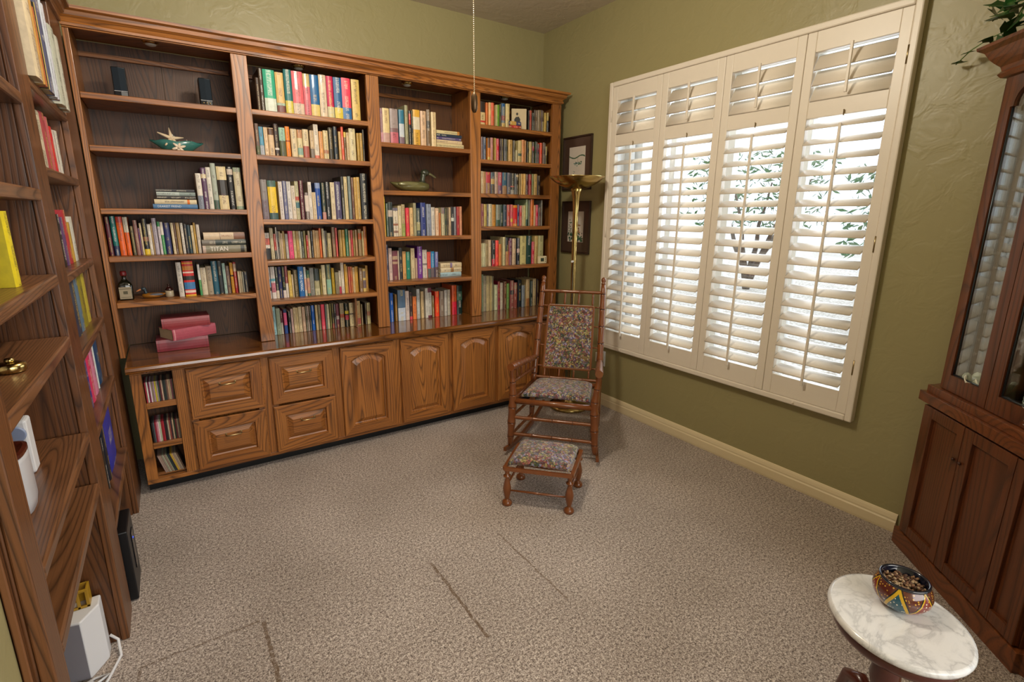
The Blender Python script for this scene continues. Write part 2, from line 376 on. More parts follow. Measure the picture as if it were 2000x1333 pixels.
for (x0,x1),zs in zip(BZ,SH):
    xm=(x0+x1)/2+.02
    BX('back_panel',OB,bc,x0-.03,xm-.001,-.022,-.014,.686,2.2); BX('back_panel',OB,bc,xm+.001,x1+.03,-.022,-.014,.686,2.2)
    BX('cleat',OX,bc,x0-.02,x1+.02,-.042,-.023,2.128,2.15,.002)
    for z in zs: BX('shelf',OX,bc,x0-.022 if x0>-2.8 else x0+.001,x1+.022,DF+.012-.022,-.024,z-.0265,z,.003)
BX('partition',OZ,bc,-1.652,-1.640,-.25,-.03,.686,.886,.001)
for n_,(x,y) in enumerate(((-2.545,-.20),(-1.86,-.17),(-1.21,-.17),(-.49,-.2))):
    pn=['leftmost','second','third','rightmost'][n_]
    t=thing('puck_light',(x,y,2.19),'small round brass puck light under the bookcase top, %s bay'%pn,'light','puck lights in the bookcase top')
    MB().lathe([(.036,0),(.036,-.008),(.030,-.016),(.026,-.018)],(x,y,2.205),20).build('ring',BRASS,t)
    MB().ellip((x,y,2.187),(.024,.024,.009),14,6).build('lens',plain('frosted_lens','b8b8b4',.4) if n_==0 else bpy.data.materials['frosted_lens'],t)
# ---------------------------------------------------------------- worktop and low cabinets
MB().prism([(0,0),(-.515,0),(-.525,.006),(-.528,.018),(-.525,.03),(-.515,.035),(0,.035)],lambda u,v,w:(w,-.02+u,.649+v),-2.835,-.08).build('worktop',OTOP)
tag(bpy.data.objects['worktop'],'long glossy oak worktop running under the back bookcase','worktop')
FB=-.50  # face frame front
def raised(mb,fn,w,h,arch=0,bar=.055,topbar=None):
    """frame with bevelled raised panel; fn(u,v,d) d = outwards"""
    tb=topbar or bar; n=14
    def arc(inset): # inner outline, arch on top
        u0,u1=bar+inset,w-bar-inset; v0,v1=bar+inset,h-tb-inset
        pts=[(u0,v0),(u1,v0)]
        for i in range(n+1):
            t=i/n; u=u1+(u0-u1)*t; pts.append((u,v1-arch+arch*math.sin(PI*t)**.8 if arch else v1))
        return pts
    out=[(0,0),(w,0)]+[(w+(0-w)*i/n,h) for i in range(n+1)]
    def ring(p,q,dp,dq,mi=0):
        N=len(p); vs=[fn(u,v,dp) for u,v in p]+[fn(u,v,dq) for u,v in q]
        mb.add(vs,[(i,(i+1)%N,N+(i+1)%N,N+i) for i in range(N)],mi)
    o2=[(min(max(u,.004),w-.004),min(max(v,.004),h-.004)) for u,v in out]
    ring(out,out,0,.014); ring(out,o2,.014,.019)
    a0=arc(0)
    a1=arc(.004);a2=arc(.011);a3=arc(.036)
    N_=len(o2); vs_=[fn(u,v,.019) for u,v in o2]+[fn(u,v,.019) for u,v in a0]; fs_=[(i,(i+1)%N_,N_+(i+1)%N_,N_+i) for i in range(N_)]
    vert=[i for i in (1,N_-1)]
    mb.add(vs_,[f for i,f in enumerate(fs_) if i not in vert],1); mb.add(vs_,[fs_[i] for i in vert],2)
    ring(a0,a1,.019,.006); ring(a1,a2,.006,.004); ring(a2,a3,.004,.017)
    mb.add([fn(u,v,.017) for u,v in a3],[tuple(range(len(a3)))]); mb.add([fn(u,v,0) for u,v in out],[tuple(range(len(out)))])
fnF=lambda x0,z0:(lambda u,v,d:(x0+u,FB-.001-d,z0+v))
def cabinet(name,x0,x1,label,op,mid=None):
    t=thing(name,((x0+x1)/2,-.26,0),label,'cabinet')
    BX('body',OZ,t,x0,x1,-.46,-.02,.05,.647) if op!='cd' else None
    BX('face_rail',OX,t,x0,x1,FB,-.4605,.058,.078,.001); BX('face_rail',OX,t,x0,x1,FB,-.4605,.635,.647,.001)
    BX('toe_kick',BLK,t,x0,x1,-.44,-.03,.0,.05)
    return t
tc=cabinet('media_cabinet',-2.826,-2.606,'open oak cabinet with three niches of disc cases, left end of the low cabinets','cd')
BX('stile',OZ,tc,-2.826,-2.780,FB,-.46,.079,.634,.001); BX('stile',OZ,tc,-2.656,-2.606,FB,-.46,.079,.634,.001)
BX('side_panel',OZ,tc,-2.826,-2.812,-.459,-.02,.05,.647); BX('side_panel',OZ,tc,-2.622,-2.607,-.459,-.02,.05,.647)
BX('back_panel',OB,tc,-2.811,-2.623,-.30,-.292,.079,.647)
for z in (.482,.27): BX('shelf',OX,tc,-2.7795,-2.6565,-.497,-.30,z-.030,z,.002)
BX('shelf',OX,tc,-2.811,-2.623,-.459,-.30,.079,.095)
def handle(t,xc,zc):
    mb=MB().tube([(xc-.036,FB-.018,zc),(xc-.036,FB-.034,zc-.003),(xc-.030,FB-.040,zc-.004),(xc+.030,FB-.040,zc-.004),(xc+.036,FB-.034,zc-.003),(xc+.036,FB-.018,zc)],.0033,8)
    for s_ in (-1,1): mb.lathe([(.006,0),(.006,.002)],(xc+s_*.036,FB-.0185,zc),10,ax='y')
    mb.build('handle',NICK,t)
for x0,x1,w0,w1,lb in ((-2.606,-2.23,-2.601,-2.258,'oak cabinet with two raised panel file drawers beside the disc niches'),(-2.23,-1.85,-2.219,-1.880,'oak cabinet with two raised panel file drawers left of the arched doors')):
    t=cabinet('drawer_cabinet',x0,x1,lb,'dr')
    for xa,xb in ((x0,w0+.03),(w1-.03,x1)): BX('stile',OZ,t,xa,xb,FB,-.4605,.079,.634)
    for z0,z1 in ((.078,.350),(.362,.634)):
        mb=MB(); raised(mb,fnF(w0,z0),w1-w0,z1-z0,0,.058); d=mb.build('drawer',[OX,OX,OZ],t); handle(d,(w0+w1)/2+.005,z1-.098)
dd=[(-1.838,-1.512),(-1.468,-1.136),(-1.102,-.770),(-.740,-.408)]
for (x0,x1),ds,lb in (((-1.85,-1.12),dd[:2],'oak cabinet with two arched panel doors in the middle of the row'),((-1.12,-.38),dd[2:],'oak cabinet with two arched panel doors partly behind the rocking chair')):
    t=cabinet('door_cabinet',x0,x1,lb,'door')
    xs=[x0]+[v for d_ in ds for v in (d_[0]+.03,d_[1]-.03)]+[x1]
    for i in range(0,6,2): BX('stile',OZ,t,xs[i],xs[i+1],FB,-.4605,.079,.634)
    for w0,w1_ in ds:
        mb=MB(); raised(mb,fnF(w0,.082),w1_-w0,.552,.034,.058,.052); mb.build('door',[OZ,OX,OZ],t)
t=cabinet('end_cabinet',-.38,-.095,'plain oak end cabinet at the right end of the row behind the rocking chair','end')
mb=MB(); raised(mb,fnF(-.36,.082),.245,.552,.03,.05,.05); mb.build('door',[OZ,OX,OZ],t)
# ---------------------------------------------------------------- left bookcase (in a recess of the left wall)
XL=-2.866
lb_=thing('bookcase',(-3.0,-1.3,0),'dark oak bookcase with two deep bays along the left wall, floor to top','bookcase')
def LZ(name,y0,y1,z0=0,z1=2.17,x0=XL-.022,x1=XL): return BX(name,OL,lb_,x0,x1,y0,y1,z0,z1,.003)
LZ('stile',-.655,-.338,.0,2.17); LZ('stile',-1.525,-1.365); LZ('stile',-2.318,-2.243)
LZ('divider',-1.518,-1.372,0,2.2,-3.17,XL-.023); LZ('side_panel',-.66,-.645,0,2.2,-3.17,XL-.023); LZ('side_panel',-2.315,-2.275,0,2.2,-3.17,XL-.023)
LZ('back_panel',-2.27,-1.519,0,2.2,-3.178,-3.172); LZ('back_panel',-1.371,-.661,0,2.2,-3.178,-3.172)
BX('scribe_strip',OL,lb_,-2.904,-2.893,-2.334,-2.319,0,2.2,.002)
BX('rail',OLY,lb_,XL-.022,XL,-2.318,-.338,2.171,2.21,.002); BX('top_board',OLY,lb_,-3.17,XL-.023,-2.3,-.34,2.20,2.22)
n=len(cr); vs=[(XL-u,y,z) for y in (-2.318,-.385) for u,z in cr]
MB().add(vs,[(i,(i+1)%n,n+(i+1)%n,n+i) for i in range(n)]+[tuple(range(n-1,-1,-1)),tuple(range(n,2*n))]).build('crown_moulding',OLY,lb_)
LA=[1.70,1.458,1.228,1.050,.752,.582]; LBZ=[1.772,1.527,1.208,.955,.690,.347]
for z in LA: BX('shelf',OLY,lb_,-3.168,XL+.0,-2.2425,-1.5255,z-.032,z,.006)
for z in LBZ: BX('shelf',OLY,lb_,-3.168,XL+.0,-1.3645,-.6555,z-.028,z,.005)
# ---------------------------------------------------------------- books
def lum(h): return (int(h[:2],16)*.3+int(h[2:4],16)*.59+int(h[4:],16)*.11)/255
CN={}
def cname(h):
    r,g,b=[int(h[i:i+2],16)/255 for i in (0,2,4)]; mx,mn=max(r,g,b),min(r,g,b); l=mx; s=0 if mx==0 else (mx-mn)/mx
    if l<.22: return 'black'
    if s<.13: return 'white' if l>.8 else ('light grey' if l>.62 else 'dark grey' if l<.42 else 'grey')
    import colorsys
    hh=colorsys.rgb_to_hsv(r,g,b)[0]*360
    if hh<14 or hh>=345:
        if l<.45: return 'maroon'
        return ('dusty pink' if s<.55 else 'red') if l>.6 else 'dark red'
    if hh<30: return 'orange' if s>.7 and l>.7 else 'peach' if l>.75 and s<.5 else 'dark brown' if l<.4 else 'brown' if s>.3 or l<.6 else 'beige'
    if hh<42: return ('gold' if s>.6 and l>.65 else 'cream' if l>.78 else 'tan' if l>.55 else 'dark brown' if l<.32 else 'brown')
    if hh<70: return ('yellow' if s>.65 and l>.7 else 'cream' if l>.72 else 'khaki' if l>.5 else 'olive')
    if hh<165: return ('pale green' if l>.6 and s<.35 else 'green' if l>.42 else 'dark green')
    if hh<200: return 'pale blue' if l>.6 and s<.45 else 'teal' if l>.32 else 'dark teal'
    if hh<250: return 'pale blue' if l>.6 and s<.4 else 'blue' if l>.42 and s>.45 else 'slate' if s<.45 else 'navy'
    if hh<300: return 'purple' if s>.3 else 'mauve'
    return 'pink' if l>.75 else 'plum'
def book_mesh(w,h,d,col,bands,ink,soft):
    """book standing with its spine towards -y, spine face at y=0, centred on x, base z=0.
       returns (cover data, page data); the cover's spine is rounded and carries the bands"""
    t=.0022 if not soft else .0009; k=0 if soft else .003; bul=min(.004,w*.16)
    V=[];F=[];C=[];UV=[]
    cs=hexc(col); side=tuple(v*.95 for v in cs[:3])+(1,)
    def add(vs,fs,c,uvs=None):
        b=len(V); V.extend(vs)
        for i,f in enumerate(fs): F.append([q+b for q in f]); C.append(c); UV.append(uvs[i] if uvs else [(0,0)]*len(f))
    def box(x0,x1,y0,y1,z0,z1):
        v=[(x,y,z) for z in (z0,z1) for y in (y0,y1) for x in (x0,x1)]
        add(v,[(0,2,3,1),(4,5,7,6),(0,1,5,4),(2,6,7,3),(0,4,6,2),(1,3,7,5)],side)
    box(-w/2,-w/2+t,bul,d,0,h); box(w/2-t,w/2,bul,d,0,h)
    zs=sorted({0.,1.}|{a for a,b,c in bands}|{b for a,b,c in bands}); N=4
    prof=[(-w/2+w*i/N,bul*(1-math.sin(PI*i/N)**.7)) for i in range(N+1)]
    def cc(z):
        r=col
        for a,b,c in bands:
            if a<=z<=b: r=c
        return hexc(r)
    for a,b in zip(zs[:-1],zs[1:]):
        c=cc((a+b)/2)
        for i in range(N):
            (xa,ya),(xb,yb)=prof[i],prof[i+1]
            add([(xa,ya,a*h),(xb,yb,a*h),(xb,yb,b*h),(xa,ya,b*h)],[(0,1,2,3)],c,[[(a*h,i/N),(a*h,(i+1)/N),(b*h,(i+1)/N),(b*h,i/N)]])
    top=[(x,y,h) for x,y in prof]+[(w/2,bul+t,h),(-w/2,bul+t,h)]; bot=[(x,y,0) for x,y in prof]+[(w/2,bul+t,0),(-w/2,bul+t,0)]
    add(top,[tuple(range(len(top)))],side); add(bot,[tuple(range(len(bot)-1,-1,-1))],side)
    P=MB().box(-w/2+t,w/2-t,bul+t*.5,d-k-.0005,k,h-k-.0003)
    return (V,F,C,UV,hexc(ink)),P
def title_mesh(tx,c_,parent,place):
    cu=bpy.data.curves.new('title_text','FONT'); cu.body=tx; cu.size=.02; cu.align_x='CENTER'; cu.align_y='CENTER'; cu.extrude=.0002; cu.resolution_u=2
    tmp=bpy.data.objects.new('tmp_text',cu); COL.objects.link(tmp); bpy.context.view_layer.update()
    me=bpy.data.meshes.new_from_object(tmp.evaluated_get(bpy.context.evaluated_depsgraph_get())); dx,dy=max(tmp.dimensions.x,1e-3),max(tmp.dimensions.y,1e-3)
    bpy.data.objects.remove(tmp); me.materials.clear(); me.materials.append(plain('title_ink',c_,.5))
    to=bpy.data.objects.new('title',me); COL.objects.link(to); Lw,Hh,loc=place
    to.scale=(Lw/dx,Hh/dy,1); to.rotation_euler=(PI/2,PI/2,0); to.location=loc; to.parent=parent; return to
def cover_obj(data,name='book'):
    V,F,C,UV,ink=data; me=bpy.data.meshes.new(name); me.from_pydata(V,[],F); me.materials.append(BOOK)
    ca=me.color_attributes.new('col','FLOAT_COLOR','CORNER'); ia=me.color_attributes.new('ink','FLOAT_COLOR','CORNER'); uv=me.uv_layers.new(name='uv')
    cf=[];nf=[];uf=[]
    for f,c,u in zip(F,C,UV):
        for q in u: cf.extend(c); nf.extend(ink); uf.extend(q)
    ca.data.foreach_set('color',cf); ia.data.foreach_set('color',nf); uv.data.foreach_set('uv',uf)
    o=bpy.data.objects.new(name,me); COL.objects.link(o); return o
ROWNAME={'b1c':'on the third shelf of the leftmost bay','b1d':'on the fourth shelf of the leftmost bay','b1e':'on the lowest shelf of the leftmost bay',
'b2a':'on the top shelf of the second bay','b2b':'on the second shelf of the second bay','b2c':'on the third shelf of the second bay','b2d':'on the fourth shelf of the second bay','b2e':'on the lowest shelf of the second bay','b2f':'on the worktop under the second bay',
'b3a':'on the top shelf of the third bay','b3c':'on the third shelf of the third bay','b3d':'on the lowest shelf of the third bay','b3e':'on the worktop under the third bay',
'b4a':'on the top shelf of the rightmost bay','b4b':'on the second shelf of the rightmost bay','b4c':'on the third shelf of the rightmost bay','b4d':'on the fourth shelf of the rightmost bay','b4e':'on the lowest shelf of the rightmost bay','b4f':'on the worktop under the rightmost bay',
'l1':'on the top far shelf at left','l2':'on the second far shelf at left','l3':'on the third far shelf at left','l4':'on the fourth far shelf at left','l5':'on the fifth far shelf at left','l6':'on the lowest far shelf at left','lA':'on the near shelf at left'}
TITLES={('b1d',10):('GENOME','d8d8d0',.40,.97,.011),('b2e',9):('WORLD ALMANAC','e8f0f0',.18,.85,.010),('b1e',1):None}
ALLB=[]   # (row, index, matrix, w,h,d,col,bands,soft,area)
DATA='''b1c|1.413|-0.3|-24360,-24120,177,e4dccd,0:38:8890a0;-24110,-23890,205,5a3a5a,75:85:d9c79f;-23880,-23670,209,ddd6c8;-23660,-23430,230,a8b0a0,0:20:446050;-23400,-22960,216,dcc898,33:69:2a2018;-22920,-22650,216,1b1b1d,82:95:c8b8a8;-22630,-22280,214,cbbf9c,0:8:88987c,90:100:98a48c
b1d|1.187|-0.264|-28350,-28190,186,5a1e2c;-28160,-27950,189,0f6f6b,0:25:1f2a50;-27930,-27680,187,e8641c,85:100:c84030;-27660,-27470,185,e8641c,60:100:d8d0b8;-27420,-27290,141,5c5238;-27270,-27110,170,8f645c;-27100,-27040,132,64307c;-27034,-26950,156,d9c79f;-26940,-26720,177,1b1b1d,0:16:ecc82a,38:50:8a5a4a;-26710,-26580,151,e4dccd;-26574,-26500,156,b3925c;-26494,-26320,180,b3a8b4;-26290,-26180,163,d8ccd0,85:100:2f8a4a;-26170,-26050,161,2f9a5a,60:100:e4dccd;-26040,-25780,157,262c62;-25730,-25610,157,d9c79f;-25604,-25510,157,6a4c3c;-25500,-25350,157,b3925c;-25310,-25190,156,e4dccd;-25170,-25040,151,38383c;-25034,-24890,146,1f3a44;-24870,-24750,144,d9c79f;-24740,-24650,157,c39a3c;-24620,-24470,148,ddd0c0
b1e|0.963|-0.267|-25750,-25520,180,d8d0c4;-25480,-24990,185,d02020,0:5:e8b020,10:17:f0d8c8,20:40:3a78b0,46:58:221a18,66:70:f0d8c8,74:86:d88830,92:96:e8a020;-24810,-24700,165,3f9a5a,50:100:e8e8e4;-24694,-24440,147,d8ccb0;-24430,-24170,153,a89880;-24160,-23880,179,1c5a70;-23874,-23680,179,2a3034;-23650,-23510,166,a8c8bc;-23500,-23320,149,6a5450;-23290,-23150,167,d09428,55:60:302010;-23130,-22990,169,a01c24,70:95:b89880;-22940,-22840,118,c8b898;-22830,-22740,117,b8a888;-22720,-22660,114,a8a898;-22630,-22480,113,3a3c44
b2a|1.92|-0.3|-21120,-20940,161,3a2414;-20930,-20740,209,3c2c1c;-20730,-20160,208,10a37c,0:33:d0d8c8;-20140,-19730,202,d8b470,0:19:7a4840,19:25:a8c0a8;-19710,-19320,222,0c6a6a,0:30:d0c050;-19300,-18740,221,dd6068,0:27:d8c0a8;-18730,-18380,215,d8707c,70:100:c8b078;-18360,-17900,216,0c5f96,0:30:d8c070;-17880,-17490,223,d8c4a8;-17480,-17110,221,c42450,0:28:c8c098;-17100,-16640,219,10588c,0:28:d8c040;-16630,-16130,224,e43e58,0:30:2a68a0;-16070,-15610,224,d6b766
b2b|1.697|-0.3|-21380,-21190,159,6a5044,0:30:5a6040;-21184,-20980,145,5a9cb8,0:35:b8c0c8;-20960,-20770,144,e6c8a0;-20750,-20470,143,d8b890,75:98:5a3a20;-20450,-20230,166,3c2c28,20:26:d8d0c8;-20200,-19890,149,9cc4ac,0:55:5a5c3c;-19870,-19650,158,ee8a2c,50:55:a04818;-19600,-19290,148,d9c49c;-19270,-19000,147,d8c898,10:35:88a898,70:100:c08a60;-18970,-18660,152,d8c49c,0:42:a85a4c;-18590,-18380,149,ceb48c,0:35:807468;-18374,-18120,183,ddd0bc,0:10:d87860;-18090,-17880,149,e2a262;-17870,-17600,155,d9c594,20:32:b88060;-17580,-17330,173,3c3420;-17280,-17070,181,26323c;-17000,-16860,157,caa468;-16850,-16710,184,dc5838;-16700,-16580,156,6a4c24,82:100:d8b830;-16560,-16390,155,cdb084;-16380,-16010,180,d2c498;-15950,-15790,157,b8923c;-15770,-15610,159,c09a50;-15590,-15480,179,1b1b1d
b2c|1.361|-0.3|-21390,-21070,211,8c8480,0:50:7c7078;-21040,-20610,207,eac434,0:17:3a5a58,84:100:4a6a60;-20490,-20290,204,ddd4cc;-20270,-20080,207,6a6c90;-20050,-19840,206,d8d2cc;-19834,-19630,184,dccdb8;-19620,-19430,209,c4bc94,30:45:4a7a80,50:60:c85a48;-19400,-19190,213,5c1e2c;-19150,-18930,148,6a5850,30:90:d8c8b8;-18924,-18730,207,e0d6c8;-18724,-18530,151,e0c8a0;-18524,-18240,204,1c4a9c,85:100:8090b8;-18200,-17990,205,2c3a34,0:20:c08a80;-17970,-17750,211,1b1b1d;-17680,-17440,210,d8c8a4;-17430,-17090,215,4a4062;-17060,-16900,244,34302c;-16870,-16670,245,d4c08c;-16630,-16470,248,7c8884;-16450,-16300,242,6a4434;-16290,-16140,243,cda452;-16134,-15940,245,c8a45c;-15870,-15460,267,141618
b2d|1.136|-0.225|-21410,-21080,149,e2d6c8,0:42:1c1c20,55:80:d86858;-21050,-20870,176,cfc29a;-20860,-20740,143,b83424,0:35:2a3030;-20734,-20674,181,e4dccd;-20668,-20580,158,3c2c24;-20574,-20490,157,c8b48c;-20480,-20380,146,d4b898;-20374,-20260,158,b09048;-20240,-20090,142,b8b4a8;-20070,-19820,158,ee5484;-19810,-19660,158,d0bc84;-19650,-19500,157,c09c54;-19480,-19370,157,d2ccb0;-19360,-19240,155,38403a;-19220,-19110,158,98904c;-19090,-18980,133,b82c24;-18970,-18850,158,ccb890;-18810,-18710,158,28282a;-18690,-18550,161,c49c64;-18544,-18440,159,d0ac78;-18430,-18330,159,c09458;-18320,-18210,172,dc5c24;-18170,-18050,170,d4c8a0;-18044,-17970,157,a4a098;-17964,-17880,157,34342c;-17850,-17640,143,ccb884;-17580,-17370,178,846448;-17360,-17260,174,d84454;-17190,-17130,160,8a6c34;-17120,-16990,161,c8a45c;-16960,-16800,161,caa048;-16770,-16600,165,2f7a5a;-16570,-16450,157,d0a87c;-16430,-16310,159,cc2c3c;-16300,-16190,157,a48c4c;-16160,-16030,160,c89c6c;-15970,-15770,164,a88c60,62:85:dc6420;-15730,-15620,152,d4c088;-15610,-15420,181,c47434
b2e|0.914|-0.268|-21430,-21300,182,dcd4d0,38:62:7aa8cc,25:36:403838;-21280,-21060,183,e2d8d0,55:63:6ab0c0,20:50:c87888;-21050,-20890,180,2a3028,0:25:d8c8b0;-20880,-20710,181,24285c;-20680,-20520,182,24302c,0:24:e0d0cc;-20510,-20370,184,8c1c2c,0:45:d8ccc0;-20350,-20180,156,e0c060;-20170,-20090,133,d8c4a0;-20080,-19820,157,54482c;-19800,-19500,177,1064a8;-19470,-19350,172,d8d8cc,20:60:dca890;-19330,-19160,152,2c5c44,10:70:b88474;-19150,-18920,165,8c8c84;-18890,-18600,159,a8a078,55:100:303c38,0:25:c8c098;-18590,-18470,156,6c5c24;-18450,-18230,179,d6c89c;-18180,-17910,181,5c6a58,0:50:8cb49c;-17870,-17710,158,bc9818;-17680,-17460,131,8c8468;-17450,-17330,140,d8ccb4,0:30:c83458;-17320,-17140,189,dcd0bc;-17100,-16990,178,dca634;-16980,-16890,165,cca058;-16860,-16760,161,c0584c;-16750,-16610,161,b8502c;-16590,-16440,155,d8b884;-16430,-16250,160,cc9c3c;-16190,-15970,149,8c6c48;-15960,-15770,144,dcc070,15:50:7c6870,60:90:8c7c70;-15760,-15620,162,b88838
b2f|0.684|-0.201|-21330,-21130,171,9cc8cc;-21110,-20880,160,9ca88c;-20870,-20750,141,5c1c24,0:50:b8b0a0;-20690,-20510,150,e8608c,0:35:1c4c98,86:100:143c68;-20440,-20300,135,1c2020;-20280,-20160,149,d8b4a8;-20140,-19990,156,dcc494;-19980,-19860,153,d8c088;-19840,-19660,157,dccaa0;-19630,-19460,155,dcb898;-19440,-19350,157,504c2c;-19344,-19210,157,8c7464;-19200,-19120,157,282c20;-19080,-18900,158,0c5cb4;-18850,-18720,159,d8c08c;-18690,-18540,159,746c54;-18500,-18290,159,ec4c60;-18260,-18180,158,7c8880;-18150,-18020,158,dcd0a8;-17970,-17890,160,807c3c;-17870,-17740,161,3c3424,0:20:8c2c38;-17730,-17610,155,201c1c;-17590,-17410,154,743844,35:50:b8a8a0;-17340,-17090,156,b09c78,40:55:b85838;-17040,-16810,153,182420,55:68:e0c420,30:50:b83c48;-16750,-16450,153,dcc898,50:56:6c6050;-16370,-16020,160,d4b47c,5:30:c06858;-15970,-15900,137,c8b488;-15720,-15620,145,4a3828;-15590,-15370,143,d0c088,40:60:c88868
b3a|1.813|-0.3|-14450,-14300,194,8c6478,0:30:c88c98;-14280,-13860,198,dcc48c,0:30:c0988c;-13840,-13330,199,9c8c88,0:33:c0606c,33:45:7c5c5c;-13240,-12910,200,2f7490,0:22:7c6470,22:60:c0c8d0;-12870,-12670,228,9c9874;-12620,-12490,199,2c2824,60:92:c43c24;-12470,-12350,202,141c20;-12330,-11870,210,dca838,45:80:d8ccb0;-11830,-11460,207,d8b490;-11390,-11150,220,7c6448,50:70:302820;-11100,-10780,208,e0c898
b3c|1.255|-0.305|-14570,-14430,244,ecc02c;-14370,-14270,203,4c6454;-14250,-13950,210,202c24,58:77:b8a898;-13910,-13600,176,dccdb4,90:100:706878,38:45:a86848,12:20:9c7460;-13580,-13360,189,d8c69c;-13340,-13120,198,b8a474,0:40:98a450;-13090,-12860,177,e03444;-12820,-12590,178,dcb478;-12540,-12360,208,a8a078;-12320,-12070,176,44504c,20:50:a8a070;-12020,-11680,211,24347c;-11610,-11290,203,8c94a4;-11270,-11020,183,d4cabc;-10970,-10740,178,e8c4a0;-10730,-10600,148,bc6424;-10550,-10310,182,ccc49c,78:100:8c7c78;-10300,-10160,177,28382c;-10154,-10010,180,382c20;-10000,-9840,184,ccb08c;-9830,-9620,187,1c1c20,50:62:d8dcd0;-9600,-9430,187,8c8c90;-9410,-9220,188,ac2028;-9200,-9030,190,d8946c
b3d|0.97|-0.241|-14250,-14140,230,1c305c;-14100,-13880,208,dcc0b4;-13860,-13500,190,783440,55:63:b89878,70:82:b89878;-13494,-13410,190,dcc8b0;-13404,-13150,208,28282a;-13140,-12900,184,d8a05c;-12890,-12630,180,12846a;-12550,-12280,202,d8c498;-12250,-12110,135,c8a890;-12090,-11760,213,702890;-11710,-11380,190,d8ccbc,45:52:88807c;-11374,-11130,175,ec5444,0:35:5c6460;-11100,-10830,177,1c88bc,0:38:6c5c60;-10800,-10570,173,7878b4,0:40:6c5454
b3e|0.684|-0.216|-14250,-14130,208,88887c;-14070,-13840,197,0c58b4;-13700,-13560,184,a87c38;-13500,-12980,212,54708c,0:42:c8d0dc;-12950,-12680,201,dcc8bc;-12660,-12460,191,381c20,0:12:e01c48;-12420,-12160,159,f4843c;-12130,-11910,209,c4c8c4;-11810,-11610,189,dcc08c;-11510,-11320,211,d8d4c8;-11310,-11020,210,c8c4b8,85:100:6c1c38,0:8:6c1c38;-10980,-10830,152,8c7440;-10730,-10430,181,fc4414;-10380,-10050,180,8c7868;-10030,-9820,186,ccc8c0;-9750,-9540,186,ccc4b0;-9420,-9060,215,e0602c,0:45:e02040;-9010,-8600,209,0c2c28,50:80:4c7460
b4a|1.978|-0.3|-7510,-7100,148,dcc48c,55:100:302420,12:20:d03c2c;-7010,-6870,146,e07428;-6820,-6640,148,e8bc7c;-6620,-6400,149,e0522c;-6280,-6150,139,c0b478;-6140,-5970,141,70a020;-5940,-5830,148,3c3c18;-5770,-5490,155,5c6c7c,85:100:1c5890,30:50:8c2c38,0:20:c8a860;-5440,-5140,156,d8c48c;-3480,-3390,135,242420;-3370,-3210,136,a8382c;-3190,-3020,121,243430;-3000,-2900,143,3c2818;-2860,-2720,142,6c5434;-2660,-2560,145,b0a088;-2550,-2410,147,6c5c40;-2400,-2270,147,5c4444;-2250,-2120,145,4c3c30,0:50:9c9474;-2050,-1850,134,c8a850;-1810,-1655,138,3c4448,60:100:c8b060
b4b|1.757|-0.3|-7390,-7300,148,b09898;-7270,-7060,147,48546c;-6910,-6690,145,dc8430,55:100:6c5040,0:15:d8bc60;-6670,-6470,148,c48880;-6380,-6280,149,9c7c14;-6274,-6210,148,dcc068;-6180,-5970,146,cc2438;-5920,-5830,146,3c1418;-5810,-5650,147,54483c;-5560,-5410,148,5c5c5c;-5400,-5270,147,202820;-5190,-4860,147,cca460;-4790,-4630,144,605848;-4580,-4430,81,c8bc90;-4350,-4050,148,ccb87c,30:42:4c6454;-4010,-3770,156,dc9458;-3764,-3680,152,b88c60;-3610,-3450,146,242418;-3410,-3190,147,ccb474;-3140,-2940,147,443830,60:80:98203c;-2890,-2800,152,1c3818;-2790,-2670,149,4c3838;-2660,-2490,138,28303c,60:80:6c1c3c;-2420,-2210,147,dc4428;-2170,-2030,151,6c5044;-2024,-1910,148,2c1814;-1900,-1740,126,38301c,50:100:a89868
b4c|1.535|-0.305|-7470,-7290,147,dcc498;-7280,-7070,146,b88c54;-7060,-6680,144,bc3840,0:50:8c6460;-6650,-6350,144,4c5c64,45:70:c09c5c,0:40:302c38;-6340,-6070,148,b89c88;-6050,-5750,147,b44458,0:40:74546c;-5720,-5350,147,346078,0:38:a07c5c;-5310,-5030,147,5c5c68;-5010,-4680,145,24241c,35:40:c8584c,0:22:98948c;-4670,-4540,144,5c6468;-4530,-4310,143,2c2418,85:95:ccb080;-4290,-4120,144,8c7440;-4110,-3900,145,d0a454;-3890,-3690,146,dcb060;-3680,-3430,144,4c282c;-3410,-3160,145,9c1824;-3150,-2950,148,6c7444;-2944,-2650,149,c8a464;-2630,-2330,139,2c2428
b4d|1.312|-0.305|-7480,-7260,154,8c4450;-7240,-7020,152,c8b05c;-7000,-6860,149,5c545c;-6850,-6570,153,d4ccac;-6540,-6260,150,c88c28;-6200,-5900,150,98a090,0:30:3c5c48;-5890,-5630,150,243828;-5610,-5330,151,3c4c5c;-5290,-5050,151,c04c34;-5010,-4790,152,cc5460,20:35:d8b838;-4780,-4420,148,d81818,0:12:e09420,88:100:e09420;-4380,-4200,153,301c5c;-4190,-3990,145,c43838;-3970,-3830,148,ccbc88;-3820,-3620,148,d0c080;-3610,-3430,190,a4b488,0:25:104838;-3390,-3230,188,6c6c60;-3220,-2940,192,dc7420;-2920,-2740,151,ccac7c;-2730,-2520,153,cc1440;-2500,-2240,134,584444;-2220,-2090,187,74746c
